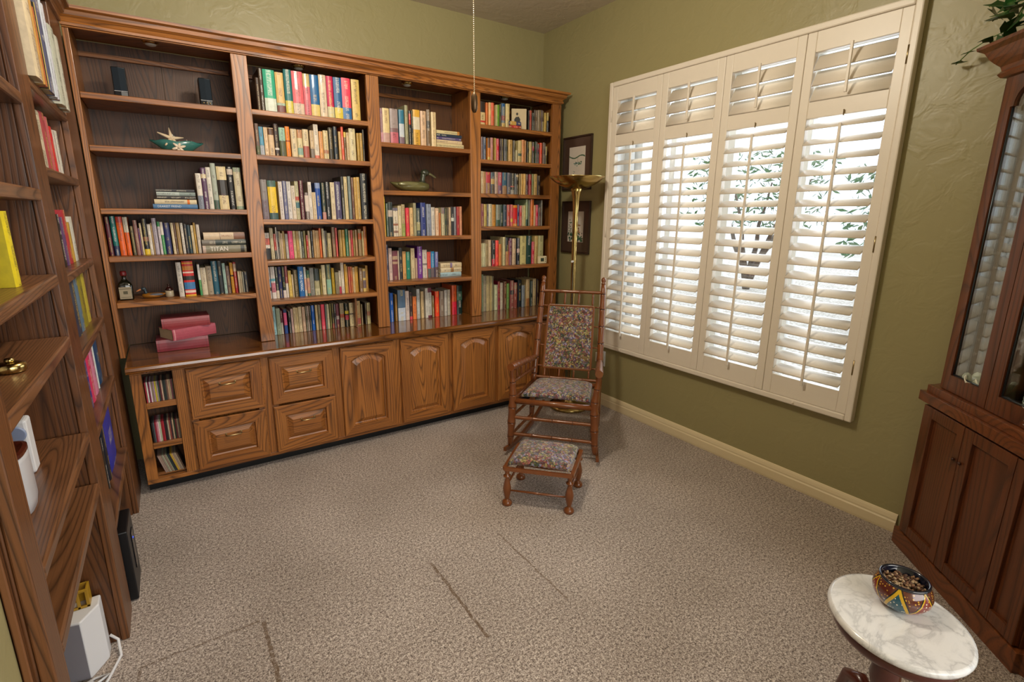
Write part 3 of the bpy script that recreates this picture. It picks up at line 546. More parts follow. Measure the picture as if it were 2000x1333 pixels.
b4e|1.03|-0.3|-7510,-7340,165,ccc494;-7330,-7130,164,d0cca4;-7110,-6840,160,a89468;-6820,-6610,187,dcc09c;-6570,-6290,183,24241f,0:28:c02038;-6230,-5970,182,fc5044;-5930,-5740,155,dc8c44;-5630,-5410,205,ccc494;-5380,-5130,201,2c3034,0:50:b87c50;-5120,-5040,178,b03428;-5020,-4800,195,74405c;-4760,-4460,192,d8bc98;-4350,-4100,195,1c2030,45:60:c8a8a0;-4080,-3530,210,d0c484;-3520,-3060,209,0c3c34;-3020,-2760,165,c82c44;-2740,-2430,208,c8ac6c;-2390,-1920,209,b8b484
b4f|0.684|-0.222|-6970,-6830,278,8c9c78;-6820,-6560,268,a89c80;-6554,-6390,267,ccb884;-6380,-6230,264,b8a478;-6224,-6100,263,d0bc80;-6094,-5950,260,8c8464;-5840,-5560,193,ccd0a8;-5530,-5320,217,8c1834;-5300,-5070,206,c8bca8;-5030,-4750,214,6c4024;-4740,-4480,196,54943c;-4420,-4080,217,94504c,50:65:1c2434;-4070,-3730,197,a05448,75:90:a08058;-3670,-3330,216,0c1c28;-3290,-3020,171,909ca8;-2910,-2580,217,ccb484,0:30:b88450;-2520,-2270,201,243830;-2230,-1900,216,c8b488;-1830,-1655,212,2c1820'''
for line in DATA.strip().split('\n'):
    rn,z,y,rest=line.split('|'); z=float(z); y=float(y); rd=random.Random(rn)
    for i,e in enumerate(rest.split(';')):
        f=e.split(','); x0,x1=int(f[0])/1e4,int(f[1])/1e4; h=int(f[2])/1e3; col=f[3]
        bands=[(int(a)/100,int(b)/100,c) for a,b,c in (q.split(':') for q in f[4:])]
        w=x1-x0-.0006; zl=z+.0006+(.0005 if rn.endswith('f') or rn=='b3e' else 0)
        dep=min(.15+rd.random()*.06, -y-.05) if h>.19 else min(.12+rd.random()*.04,-y-.05)
        yy=y+rd.uniform(-.003,.005)
        M_=Matrix.Translation(Vector(((x0+x1)/2,yy,zl)))
        ALLB.append([rn,i,M_,w,h,dep,col,bands,h<.19])
# left bookcase: spines face +x ; y0 far/near positions
RZ=Matrix.Rotation(PI/2,4,'Z')
LEFT=[('l1',1.772,-2.846,[(-1.358,-1.25,.31,'d8c8a8'),(-1.245,-1.22,.25,'b88c4c'),(-1.218,-1.19,.22,'a85a34'),(-1.188,-1.17,.24,'20221f'),(-1.168,-1.155,.245,'c8b060'),(-1.15,-1.045,.30,'5a6080'),(-1.04,-1.0,.305,'c8d0dc'),(-.998,-.95,.295,'d0d4e0'),(-.90,-.79,.26,'ccd0c0'),(-.787,-.70,.255,'d8d8c8')]),
('l2',1.527,-2.9,[(-1.27,-1.22,.2,'1c2830'),(-1.215,-1.19,.19,'a02838'),(-1.188,-1.15,.16,'802030'),(-1.145,-1.02,.19,'dcd0b4'),(-1.015,-.93,.2,'b04a50'),(-.925,-.88,.195,'c06068'),(-.875,-.82,.17,'d82c38'),(-.815,-.76,.165,'d8ccc4'),(-.755,-.70,.17,'e0dcd0')]),
('l3',1.208,-2.9,[(-1.19,-1.10,.19,'ddd4c0'),(-1.095,-1.03,.18,'18181c'),(-1.025,-.96,.17,'5c3c74'),(-.955,-.88,.195,'b82c38'),(-.875,-.82,.15,'c8a040'),(-.815,-.73,.17,'dcdcd0')]),
('l4',.955,-2.9,[(-1.24,-1.08,.21,'28323c'),(-1.075,-.98,.2,'303c50'),(-.975,-.90,.21,'5c7c94'),(-.895,-.78,.205,'9c902c'),(-.775,-.70,.21,'c8b840')]),
('l5',.690,-2.9,[(-1.12,-1.05,.19,'2a2c90'),(-1.045,-.95,.2,'e03868'),(-.945,-.85,.21,'e08cac'),(-.845,-.83,.205,'d8e0dc'),(-.79,-.68,.22,'124c78')]),
('l6',.347,-2.9,[(-1.22,-1.09,.2,'141c24'),(-1.085,-1.04,.21,'0c2024'),(-1.0,-.95,.24,'102030'),(-.93,-.68,.27,'1434b4')])]
for rn,z,xs,lst in LEFT:
    for i,(ya,yb,h,col) in enumerate(lst):
        M_=Matrix.Translation(Vector((xs,(ya+yb)/2,z+.0006)))@RZ
        ALLB.append([rn,i,M_,yb-ya-.001,h,.2 if rn in('l1','l6') else .16,col,[],h<.19])
ALLB.append(['lA',0,Matrix.Translation(Vector((-2.895,-1.80,1.2286)))@RZ,.055,.17,.2,'e0cc20',[],True])
for i,(ya,yb,h,c) in enumerate(((-2.09,-2.05,.135,'d8d0cc'),(-2.048,-2.01,.143,'b8bcb0'),(-2.008,-1.97,.137,'d8ccc8'),(-1.968,-1.93,.142,'dcd8d0'))):
    ALLB.append(['lB',i,Matrix.Translation(Vector((-2.955,(ya+yb)/2,1.0506)))@RZ,yb-ya-.001,h,.15,c,[],True])
ROWNAME['lB']='on the near left shelf above the crock'
def spine_area(b):
    w,h=b[3],b[4]; q=[px(b[2]@Vector(p)) for p in ((-w/2,0,0),(w/2,0,0),(w/2,0,h),(-w/2,0,h))]
    a=0
    for i in range(4): a+=q[i][0]*q[(i+1)%4][1]-q[(i+1)%4][0]*q[i][1]
    return abs(a)/2
NFLAT=17
order=sorted(ALLB,key=spine_area,reverse=True); keep=set(id(b) for b in order[:300-NFLAT])
used={}
ORD=['first','second','third','fourth','fifth','sixth','seventh','eighth','ninth','tenth','11th','12th','13th','14th','15th','16th','17th','18th','19th','20th','21st','22nd','23rd','24th','25th','26th','27th','28th','29th','30th','31st','32nd','33rd','34th','35th','36th','37th','38th','39th','40th']
def inkfor(col,rd):
    return rd.choice(['2a2018','5a1818','1c2438','302818']) if lum(col)>.5 else rd.choice(['e0d8c0','d8c060','e8e4dc','c8b080'])
rest=[]; byrow={}
for b in ALLB: byrow.setdefault(b[0],[]).append(b)
for b in ALLB:
    rn,i,M_,w,h,d,col,bands,soft=b; rd=random.Random(rn+str(i))
    data,P=book_mesh(w,h,d,col,bands,inkfor(col,rd),soft)
    if id(b) not in keep: rest.append((M_,data,P)); continue
    if (rn,i) in TITLES: data=data[:3]+([[(0,0)]*len(u) for u in data[3]],data[4])
    o=cover_obj(data); o.matrix_world=M_; WM[o.name]=M_
    o.location=M_.to_translation(); o.rotation_euler=M_.to_euler()
    pg=P.build('page_block',PAGES); pg.parent=o
    R_=byrow[rn]; k=R_.index(b); nm=cname(col); sz=('thick ' if w>.034 else 'slim ' if w<.015 else '')+('tall ' if h>.215 else 'short ' if h<.14 else '')
    extra=''
    if bands and bands[0][0]==0 and bands[0][1]<.65: extra=' with %s base'%cname(bands[0][2])
    L=cname(R_[k-1][6]) if k>0 else None; Rr=cname(R_[k+1][6]) if k<len(R_)-1 else None
    rp=ROWNAME[rn]
    same=[q for q in R_ if cname(q[6])==nm]
    cands=[]
    if len(same)==1: cands.append('%s%s book %s'%(sz,nm,rp))
    if L and Rr: cands.append('%s%s book between %s and %s ones %s'%(sz,nm,L,Rr,rp.replace(' of the ',', ').replace(' under the ',' under ')))
    cands.append('%s%s book, %s from left %s'%(sz,nm,ORD[k],rp))
    for c_l in cands:
        if c_l not in used and len(c_l.split())<=16: break
    used[c_l]=1
    tag(o,c_l,'book','books '+rp)
    T=TITLES.get((rn,i))
    if T:
        tx,tc_,a,bb_,sz_=T; title_mesh(tx,tc_,o,((bb_-a)*h,w*.55,(0,-.0008,h*(a+bb_)/2)))
# the many remaining small ones, one mass
V=[];F=[];C=[];UV=[];ink=(0,0,0,1)
me=bpy.data.meshes.new('small_books'); pm=MB(); IN=[]
for M_,(v,f,c,u,ik),P in rest:
    b=len(V); V+= [tuple(M_@Vector(q)) for q in v]; F+=[[q+b for q in g] for g in f]; C+=c; UV+=u; IN+=[ik]*len(f)
    pm.add([M_@Vector(q) for q in P.v],P.f)
me.from_pydata(V,[],F); me.materials.append(BOOK)
ca=me.color_attributes.new('col','FLOAT_COLOR','CORNER'); ia=me.color_attributes.new('ink','FLOAT_COLOR','CORNER'); uvl=me.uv_layers.new(name='uv')
cf=[];nf=[];uf=[]
for f,c,u,ik in zip(F,C,UV,IN):
    for q in u: cf.extend(c); nf.extend(ik); uf.extend(q)
ca.data.foreach_set('color',cf); ia.data.foreach_set('color',nf); uvl.data.foreach_set('uv',uf)
so=bpy.data.objects.new('small_books',me); COL.objects.link(so)
tag(so,'the many remaining slim paperbacks filling the gaps between larger books on the shelves','books',kind='stuff'); pm.build('page_block',PAGES,so)
# flat-lying stacks
def flat(x0,x1,z0,z1,y,d,col,label,bands=(),rot=0,title=None,soft=False,grp='books lying flat'):
    w=z1-z0-.0004; L=x1-x0
    data,P=book_mesh(w,L,d,col,list(bands),'2a2018' if lum(col)>.5 else 'e0d8c0',soft)
    if grp.startswith('old') or title: V0,F0,C0,U0,I0=data; data=(V0,F0,C0,[[(0,0)]*len(u) for u in U0],I0)
    # spine lies along +x : local z -> +x, local x -> -z
    R_=Matrix(((0,0,1,0),(0,1,0,0),(-1,0,0,0),(0,0,0,1)))
    M_=Matrix.Translation(Vector(((x0+x1)/2,y,(z0+z1)/2+.0004)))@Matrix.Rotation(rot,4,'Z')@Matrix.Translation(Vector((-L/2,0,0)))@R_
    o=cover_obj(data); o.location=M_.to_translation(); o.rotation_mode='QUATERNION'; o.rotation_quaternion=M_.to_quaternion(); WM[o.name]=M_
    pg=P.build('page_block',PAGES); pg.parent=o; tag(o,label,'book',grp)
    if title:
        tx,c_,a,b_,hh=title; title_mesh(tx,c_,o,((b_-a)*L,w*hh,(0,-.0008,L*(a+b_)/2))).rotation_euler=(PI/2,-PI/2,0)
    return o
z=1.4132
for (a,b,t_,col,lb,bn,ti) in ((-2.632,-2.442,.023,'4a78a4','blue book at the bottom of the flat stack beside upright books, leftmost bay',(),('DEAREST FRIEND','d8e0e8',.1,.62,.45)),
    (-2.624,-2.444,.023,'dccca8','cream book with orange square in the flat stack, leftmost bay',((.77,.83,'e87818'),),('BOOK of PHOTOGRAPHY','4a3828',.24,.7,.32)),
    (-2.612,-2.446,.018,'2c2a2c','black book in the middle of the flat stack, leftmost bay',(),None),
    (-2.611,-2.446,.018,'b8c4be','pale grey book second from top of the flat stack, leftmost bay',((.58,1,'8c9c98'),),None),
    (-2.612,-2.448,.014,'34343a','thin dark book on top of the flat stack, leftmost bay',(),None)):
    flat(a,b,z,z+t_,-.298,.13,col,lb,bn,title=ti); z+=t_
z=1.1872
for (a,b,t_,col,lb,bn,ti) in ((-2.444,-2.236,.038,'8a846c','grey brown book lettered TITAN at the bottom of a stack of three',((0,.07,'c8b0a0'),(.86,.95,'34342c')),('TITAN','ece4d8',.17,.57,.62)),
    (-2.444,-2.236,.031,'303c38','dark painted-cover book in the middle of the stack above TITAN',((.0,.3,'746c60'),),None),
    (-2.433,-2.238,.037,'dcc4a4','cream book on top of the stack of three above TITAN',((.72,1,'8c6450'),(.385,.395,'6a4c3c')),('DIPLOMACY','a87858',.42,.68,.28))):
    flat(a,b,z,z+t_,-.278,.14,col,lb,bn,title=ti); z+=t_
z=1.8132
for (b,t_,col,lb,bn) in ((-.878,.027,'d8c898','cream book at the bottom of the flat stack, third bay top shelf',()),(-.89,.022,'d8c098','pale cream book second from bottom of the flat stack, third bay',()),
    (-.898,.018,'544878','purple book in the middle of the flat stack, third bay top shelf',()),(-.892,.018,'243448','navy book second from top of the flat stack, third bay',()),(-.909,.021,'d8c898','cream book with orange end on top of the flat stack, third bay',((.9,1,'c88838'),))):
    flat(-1.075,b,z,z+t_,-.30,.13,col,lb,bn); z+=t_
z=.9702
for (a,b,t_,col,lb,bn) in ((-1.052,-.89,.030,'a4c0c8','pale blue book under two cream ones, third bay',()),(-1.05,-.886,.031,'dccca8','cream book in the middle of a stack of three, third bay',((.48,.62,'a87c48'),)),(-1.05,-.886,.034,'dcc8a0','cream book on top of a stack of three, third bay',((.45,.55,'8c7898'),))):
    flat(a,b,z,z+t_,-.262,.12,col,lb,bn); z+=t_
# three old red volumes on the worktop
OLD=[]
z=.6852
for (a,b,t_,rot,col,lb) in ((-2.708,-2.474,.062,.0,'8c3440','old rose red volume at the bottom of the askew pile on the worktop'),(-2.640,-2.420,.058,.42,'b05060','old pink red volume with page edges showing, middle of the worktop pile'),(-2.672,-2.455,.052,.03,'983a40','old red volume on top of the pile on the worktop')):
    flat(a,b,z,z+t_,-.298 if rot<.1 else -.306,.15,col,lb,((.04,.045,'5a2028'),(.95,.955,'5a2028')) if rot<.1 else ((.03,.06,'d89098'),),rot,grp='old red volumes on the worktop'); z+=t_
# face-out turned book and VIDEO lettering
# ---------------------------------------------------------------- disc cases
CDC=[(.482,-2.777,0,'a02838 d8dcd0 781840 e0c8d0 8c7c64 b090a0 c8b830 a8988c 2c4440 5c2028 c8a890 2c3430 303c38 6c5044 c09c7c a89878 704048 4c4030'),
(.27,-2.776,0,'181c20 4c5458 901c34 c87888 e0c8c8 b0c0a0 981c28 b02838 241c20 302428 b8a890 8c4038 3c2830 b8a080 1c3420 5c1c24 8c7860 6c6050'),
(.0955,-2.775,.26,'a08880 9c8474 8c7c70 a0a48c 8c7064 8c8c74 1c3434 24202c c09c20 b8986c 8c7c74 9c8c74 503c30')]
for ri,(z0,x0,lean,cols) in enumerate(CDC):
    cols=cols.split(); n_=len(cols); pw=.0066 if ri<2 else .0066; seen={}
    for i,c in enumerate(cols):
        w=.0060; hgt=.105 if ri<2 else .100
        nm=cname(c); seen[nm]=seen.get(nm,0)+1
        rowp=['top','middle','bottom'][ri]
        d,P=book_mesh(w,hgt,.11,c,[(0,1,c)],'e0d8c0' if lum(c)<.5 else '302820',False)
        V,F,C,UV,ik=d; UV=[[(0,0)]*len(u) for u in UV]
        o=cover_obj((V,F,C,UV,ik),'disc_case'); o.location=(x0+i*pw+.004+(.0275 if lean else 0),-.485,z0+.0006+(.0009 if lean else 0)); o.rotation_euler=(0,-lean,0)
        P.build('tray',GPL).parent=o
        tag(o,'slim %s disc case, %s from left in the %s niche of the media cabinet'%(nm,ORD[i],rowp),'disc case','disc cases in the %s niche'%rowp)
# ---------------------------------------------------------------- rocking chair
FLc=Vector((-1.046,-1.086,0)); AX=Vector((.67220,-.74037,0)); BK=Vector((.74037,.67220,0))
CA=lambda a,b,z:FLc+AX*a+BK*b+Vector((0,0,z))
rc=thing('rocking_chair',tuple(CA(.27,.25,0)),'wooden rocking chair with bamboo-style turnings and floral tapestry back and seat','chair')
def bamboo(name,pts,r,nodes,parent,mats=None,seg=28):
    """turned rod with dark ring nodes; pts polyline, nodes = fractions along"""
    P=[Vector(p) for p in pts]; L=[0]
    for a,b in zip(P,P[1:]): L.append(L[-1]+(b-a).length)
    def at(t):
        s=t*L[-1]
        for i in range(len(P)-1):
            if s<=L[i+1]+1e-9: q=(s-L[i])/max(L[i+1]-L[i],1e-9); return P[i].lerp(P[i+1],q)
        return P[-1]
    rr=r if callable(r) else (lambda t:r)
    ts=sorted(set([i/seg for i in range(seg+1)]+[min(1,max(0,n_+d)) for n_ in nodes for d in (-.012,-.006,0,.006,.012)]))
    def rad(t):
        k=rr(t)
        for n_ in nodes:
            d=abs(t-n_)
            if d<.004: return k*.94
            if d<.02: k*=1.14
            elif d<.06: k*=1.05
        return k
    mb=MB().tube([at(t) for t in ts],[rad(t) for t in ts],10)
    for n_ in nodes:
        a,b=at(max(0,n_-.003)),at(min(1,n_+.003))
        if (b-a).length>1e-6: mb.tube([a,b],[rr(n_)*1.10]*2,10,1)
    return mb.build(name,mats or [MAP,MAPD],parent)
for a in (.0,.54):
    bamboo('front_leg',[CA(a+(.02 if a==0 else -.02),0,.055),CA(a+(.035 if a==0 else -.035),0,.35),CA(a+(.028 if a==0 else -.015),0,.535)],lambda t:.0135+.009*math.sin(PI*min(1,t*1.15))**.8,[.12,.3,.5,.66,.82],rc)
for sg in (-1,1):
    x=lambda b: .293+sg*(.205-.01*(b-.38)/.2) if b>.38 else .293+sg*.21
    top=CA(.293+sg*.197,.60,.955); bot=CA(.293+sg*.215,.355,.075); mid=CA(.293+sg*.210,.385,.36)
    bamboo('back_post',[bot,mid,top],lambda t:.013+.0055*math.sin(PI*min(1,max(0,t)))**.6,[.1,.34,.46,.58,.70,.82,.93],rc)
    q=top+(top-mid).normalized()*.0; d=(top-mid).normalized()
    MB().tube([q,q+d*.006,q+d*.012,q+d*.02,q+d*.032,q+d*.042,q+d*.05],[.012,.016,.009,.013,.016,.012,.002],10).build('finial',MAP,rc)
    # arm
    fa=.028 if sg<0 else .525; f0=CA(fa,-.035,.548); f1=CA(.293+sg*.207,.415,.490)
    bamboo('arm',[f0,f0.lerp(f1,.5)+Vector((0,0,.004)),f1],lambda t:.022-.006*t,[.1,.2,.3,.4,.5,.6,.7,.8],rc)
    l0=CA(fa+(.006 if sg<0 else -.006),0,.452); l1=CA(.293+sg*.209,.40,.425)
    bamboo('arm_rail',[l0,l1],.010,[.2,.4,.6,.8],rc)
    for k in range(4):
        t=.17+.2*k; p=l0.lerp(l1,t); u=f0.lerp(f1,.08+t*.9)
        MB().tube([p,p.lerp(u,.35),p.lerp(u,.5),p.lerp(u,.65),u],[.005,.0075,.0055,.0075,.005],8).build('arm_spindle',MAP,rc)
    # rocker: curved plank on edge
    ra,rb=(.0 if sg<0 else .54),(.293+sg*.185)
    mb=MB(); N=18; vs=[];fs=[]
    for i in range(N+1):
        t=i/N; b=-.05+.70*t; a=ra+(rb-ra)*t; zb=.0012+.34*(b-.22)**2*1.35*(1 if b>.22 else .9); hh=.034-.010*abs(2*t-1)
        for dx,dz in ((-.009,0),(.009,0),(.009,hh),(-.009,hh)): vs.append(CA(a+dx,b,zb+dz))
    for i in range(N):
        for j in range(4): fs.append((i*4+j,i*4+(j+1)%4,(i+1)*4+(j+1)%4,(i+1)*4+j))
    fs+= [(3,2,1,0),tuple(N*4+j for j in range(4))]
    mb.add(vs,fs).build('rocker',MAP,rc,.002)
    for z,b1 in ((.235,.37),(.125,.362)):
        bamboo('side_stretcher',[CA(ra-sg*.03,0,z),CA(.293+sg*.212,b1,z-.01)],.009,[.33,.66],rc)
for z in (.232,.126): bamboo('front_stretcher',[CA(.035,0,z),CA(.505,0,z)],.0105,[.25,.5,.75],rc)
bamboo('rear_stretcher',[CA(.083,.367,.19),CA(.503,.367,.19)],.009,[.3,.6],rc)
# seat frame + cushion
def quadring(mb,c,zb,zt,inset):
    pass
sf=MB(); 
for p,q in (((.03,.0),(.515,.0)),((.515,.0),(.50,.385)),((.50,.385),(.086,.385)),((.086,.385),(.03,.0))): sf.tube([CA(p[0],p[1],.335),CA(q[0],q[1],.335)],.0165,10)
sf.build('seat_frame',MAP,rc)
def pad(name,corners,z0,h,parent,edge=.03,N=12):
    A,B,C_,D=[Vector(c) for c in corners]; vs=[];fs=[]
    for j in range(N+1):
        for i in range(N+1):
            u,v=i/N,j/N; p=A.lerp(B,u).lerp(D.lerp(C_,u),v)
            e=min(u,1-u,v,1-v); du=min(1,min(u,1-u)/.16); dv=min(1,min(v,1-v)/.16)
            k=(math.sin(du*PI/2)*math.sin(dv*PI/2))**.55
            vs.append((p.x,p.y,z0+h*(.18+.82*k)*(.80+.20*math.sin(PI*u)*math.sin(PI*v)) if e>0 else z0))
    W_=N+1
    for j in range(N):
        for i in range(N): fs.append((j*W_+i,j*W_+i+1,(j+1)*W_+i+1,(j+1)*W_+i))
    b=len(vs); rim=[i for i in range(W_)]+[j*W_+N for j in range(1,W_)]+[N*W_+i for i in range(N-1,-1,-1)]+[j*W_ for j in range(N-1,0,-1)]
    fs.append(tuple(reversed(rim)))
    mb=MB().add(vs,fs,0,True); return mb.build(name,TAP,parent,0,1)
pad('seat_cushion',[CA(.040,.008,0),CA(.507,.008,0),CA(.49,.372,0),CA(.096,.372,0)],.340,.055,rc)
# back: rails, spindles, panel
def BP(s,t):   # s across 0..1 between posts, t height fraction (z .36 -> .955)
    z=.36+.595*t; b=.385+.215*t; hw=.210-.013*t
    return CA(.293+hw*(2*s-1),b,z)
bamboo('top_rail',[BP(0,.915),BP(1,.915)],.0105,[.3,.62],rc)
bamboo('lower_rail',[BP(0,.012),BP(1,.012)],.010,[.25,.5,.75],rc)
s0,s1,t0,t1=.135,.865,.115,.765
for (a,b) in (((s0,t0),(s1,t0)),((s0,t1),(s1,t1)),((s0,t0),(s0,t1)),((s1,t0),(s1,t1))): MB().tube([BP(*a),BP(*b)],.0095,4,smooth=False).build('back_frame',MAP,rc,.002)
nB=(BP(.5,.8)-BP(.5,.2)).cross(AX).normalized(); nB=nB if nB.dot(BK)<0 else -nB
def panelmesh(off,th):
    N=8; vs=[];fs=[]
    for j in range(N+1):
        for i in range(N+1):
            u,v=i/N,j/N; p=BP(s0+(s1-s0)*u,t0+(t1-t0)*v); k=(math.sin(PI*u)*math.sin(PI*v))**.3
            vs.append(p+nB*(off+th*k))
    for j in range(N):
        for i in range(N): fs.append((j*(N+1)+i,j*(N+1)+i+1,(j+1)*(N+1)+i+1,(j+1)*(N+1)+i))
    return vs,fs
v1,f1=panelmesh(.002,.010); v2,f2=panelmesh(-.002,-.006)
mbp=MB().add(v1,f1,0,True).add(v2,[tuple(reversed(f)) for f in f2],0,True); mbp.build('back_panel',TAP,rc)
for k in range(4):
    s=.16+.227*k
    for ta,tb,nm in ((t1,.915,'upper_spindle'),(.012,t0,'lower_spindle')):
        a,b=BP(s,ta),BP(s,tb); MB().tube([a,a.lerp(b,.3),a.lerp(b,.5),a.lerp(b,.7),b],[.004,.008,.0055,.0075,.004],8).build(nm,MAP,rc)
for sA,sB in ((0,s0),(s1,1)):
    for t in (.13,.345,.56,.76): MB().tube([BP(sA,t),BP(sB,t)],.0045,8).build('side_peg',MAP,rc)
# ---------------------------------------------------------------- footstool
S0=Vector((-1.354,-1.548,0)); S1=Vector((-1.143,-1.769,0)); S2=Vector((-1.152,-1.381,0)); S3=Vector((-.944,-1.609,0))
ce=(S0+S1+S2+S3)/4
fs_=thing('footstool',(ce.x,ce.y,0),'small footstool with turned legs and floral tapestry top in front of the rocking chair','footstool')
lg=[(.024,0),(.026,.010),(.020,.022),(.011,.028),(.010,.034),(.014,.045),(.019,.070),(.021,.090),(.016,.115),(.010,.140),(.010,.146),(.019,.152),(.019,.158),(.010,.163),(.012,.175),(.012,.195)]
for p in (S0,S1,S2,S3): MB().lathe(lg,(p.x,p.y,.0005),16).build('leg',MAP,fs_)
for a,b,z in ((S0,S1,.078),(S2,S3,.078),(S0,S2,.105),(S1,S3,.105)): MB().tube([a+Vector((0,0,z)),a.lerp(b,.5)+Vector((0,0,z)),b+Vector((0,0,z))],[.004,.0068,.004],8).build('stretcher',MAP,fs_)
ex=lambda p,k:ce+(p-ce)*k
fm=MB(); c4=[ex(S0,1.07),ex(S1,1.07),ex(S3,1.07),ex(S2,1.07)]
for i in range(4): fm.tube([c4[i]+Vector((0,0,.196)),c4[(i+1)%4]+Vector((0,0,.196))],.012,4,smooth=False)
fm.build('seat_frame',MAP,fs_)
pad('cushion',[ex(S0,1.13),ex(S1,1.13),ex(S3,1.13),ex(S2,1.13)],.200,.056,fs_)
# ---------------------------------------------------------------- torchiere
lx,ly=-.238,-.709
tl=thing('floor_lamp',(lx,ly,0),'tall brass torchiere floor lamp with wide dish shade in the corner','lamp')
MB().lathe([(.148,.0),(.150,.010),(.146,.018),(.12,.026),(.06,.034),(.034,.05),(.022,.075)],(lx,ly,.0005),32).build('base',BRASS,tl)
MB().lathe([(.012,.07),(.0135,.4),(.016,.9),(.018,1.25),(.019,1.42),(.023,1.49),(.032,1.545),(.046,1.578)],(lx,ly,0),20).build('pole',BRASS,tl)
MB().lathe([(.02,1.560),(.07,1.572),(.12,1.592),(.155,1.615),(.183,1.641),(.186,1.645),(.182,1.645),(.15,1.622),(.11,1.602),(.06,1.586),(.02,1.582)],(lx,ly,.0),36).build('dish',BRASS,tl)
MB().lathe([(.008,1.585),(.010,1.60),(.004,1.615),(.007,1.625),(.001,1.64)],(lx,ly,0),12).build('finial',BRASS,tl)
MB().tube([(lx-.016,ly-.012,1.08),(lx-.034,ly-.020,1.08)],[.006,.008],8).build('switch',WPL,tl)
MB().tube([(lx-.02,ly-.016,1.08),(lx-.022,ly-.018,.7),(lx-.02,ly-.017,.2)],.0022,6).build('cord',BLK,tl)
# ---------------------------------------------------------------- pictures, outlet
def picture(y0,y1,z0,z1,label,kind):
    t=thing('framed_picture',(-.001,(y0+y1)/2,z0),label,'picture','framed watercolours on the window wall')
    w=.012; a,b=min(y0,y1),max(y0,y1)
    MB().box(-.02,-.001,a,b,z0,z0+w).box(-.02,-.001,a,b,z1-w,z1).box(-.02,-.001,a,a+w,z0+w,z1-w).box(-.02,-.001,b-w,b,z0+w,z1-w).build('frame',DKBR,t,.002)
    MB().box(-.010,-.001,a+w,b-w,z0+w,z1-w).build('mat',plain('mat_board','4a372c',.35,0,.3),t)
    iy0,iy1,iz0,iz1=a+.068,b-.068,z0+.085,z1-.075
    MB().box(-.0112,-.0101,iy0,iy1,iz0,iz1).build('print',plain('print_paper','c6beb2',.6,var=.06),t)
    rd=random.Random(kind); art=MB(); cols=['2c4a34','3c6444','26404a','7a5a3c','a87850','6c8a84']
    mats=[plain('paint_'+c,c,.7) for c in cols]
    def blob(y,z,r,mi,n=8):
        y=min(max(y,iy0+r),iy1-r); z=min(max(z,iz0+r),iz1-r)
        d=-.01125-rd.random()*.0003
        art.add([(d,y+r*math.cos(2*PI*i/n)*rd.uniform(.7,1),z+r*math.sin(2*PI*i/n)*rd.uniform(.6,1)) for i in range(n)],[tuple(range(n))],mi)
    W_,H_=iy1-iy0,iz1-iz0
    if kind==1:
        for k in range(26): u=k/25; blob(iy0+W_*u,iz0+H_*(.68+.04*math.sin(u*7)),.006,k%2)
        for k in range(20): blob(iy0+W_*(.45+rd.gauss(0,.13)),iz0+H_*(.46+rd.gauss(0,.035)),.007,rd.choice([1,2,5]))
        for k in range(6): blob(iy0+W_*.45,iz0+H_*(.52+.03*k),.0025,3)
        for k in range(8): blob(iy0+W_*(.75+rd.uniform(-.15,.15)),iz0+H_*(.12+rd.uniform(-.06,.1)),.005,rd.choice([2,5]))
    else:
        for k in range(60): blob(iy0+W_*rd.random(),iz0+H_*rd.uniform(.03,.3),rd.uniform(.006,.013),rd.choice([0,1,2,1]))
        for k in range(24): blob(iy0+W_*(.36+rd.uniform(-.14,.14)),iz0+H_*rd.uniform(.3,.58),.008,rd.choice([3,4,4]))
        for k in range(10): blob(iy0+W_*.36,iz0+H_*(.58+.028*k),.006-.0005*k,2)
        for k in range(14): blob(iy0+W_*(.85+rd.uniform(-.1,.08)),iz0+H_*rd.uniform(.3,.75),.006,rd.choice([0,1]))
    art.build('painted_motif',mats,t)
picture(-.29,-.60,1.575,1.955,'upper dark-framed watercolour print with green garland, behind the brass lamp',1)
picture(-.30,-.61,1.110,1.495,'lower dark-framed watercolour print with spired building and bushes',2)
ot=thing('wall_outlet',(0,-.79,.36),'white wall outlet plate with plug low on the window wall behind the rocking chair','outlet')
MB().box(-.006,-.0005,-.83,-.76,.30,.415).build('cover_plate',WPL,ot,.002); MB().box(-.05,-.0062,-.82,-.77,.335,.405).build('plug',plain('cream_plastic','cfc8b4',.4),ot,.006)
# ---------------------------------------------------------------- fan pull chain
pc=thing('fan_pull_chain',(-1.67,-1.8,H),'beaded pull chain with a small dark weight hanging from the ceiling fan','pull chain')
ch=MB()
z=H-.002
while z>1.80: ch.ellip((-1.67,-1.8,z),(.0024,.0024,.0024),6,4); z-=.0062
ch.tube([(-1.67,-1.8,H),(-1.67,-1.8,1.80)],.0009,5); ch.build('bead_chain',plain('chain_metal','d8c8a8',.3,.8),pc)
MB().lathe([(.002,1.80),(.006,1.795),(.0105,1.785),(.0115,1.765),(.0105,1.745),(.006,1.736),(.001,1.734)],(-1.67,-1.8,0),14).build('weight',plain('bronze_weight','5a4630',.35,.7),pc)
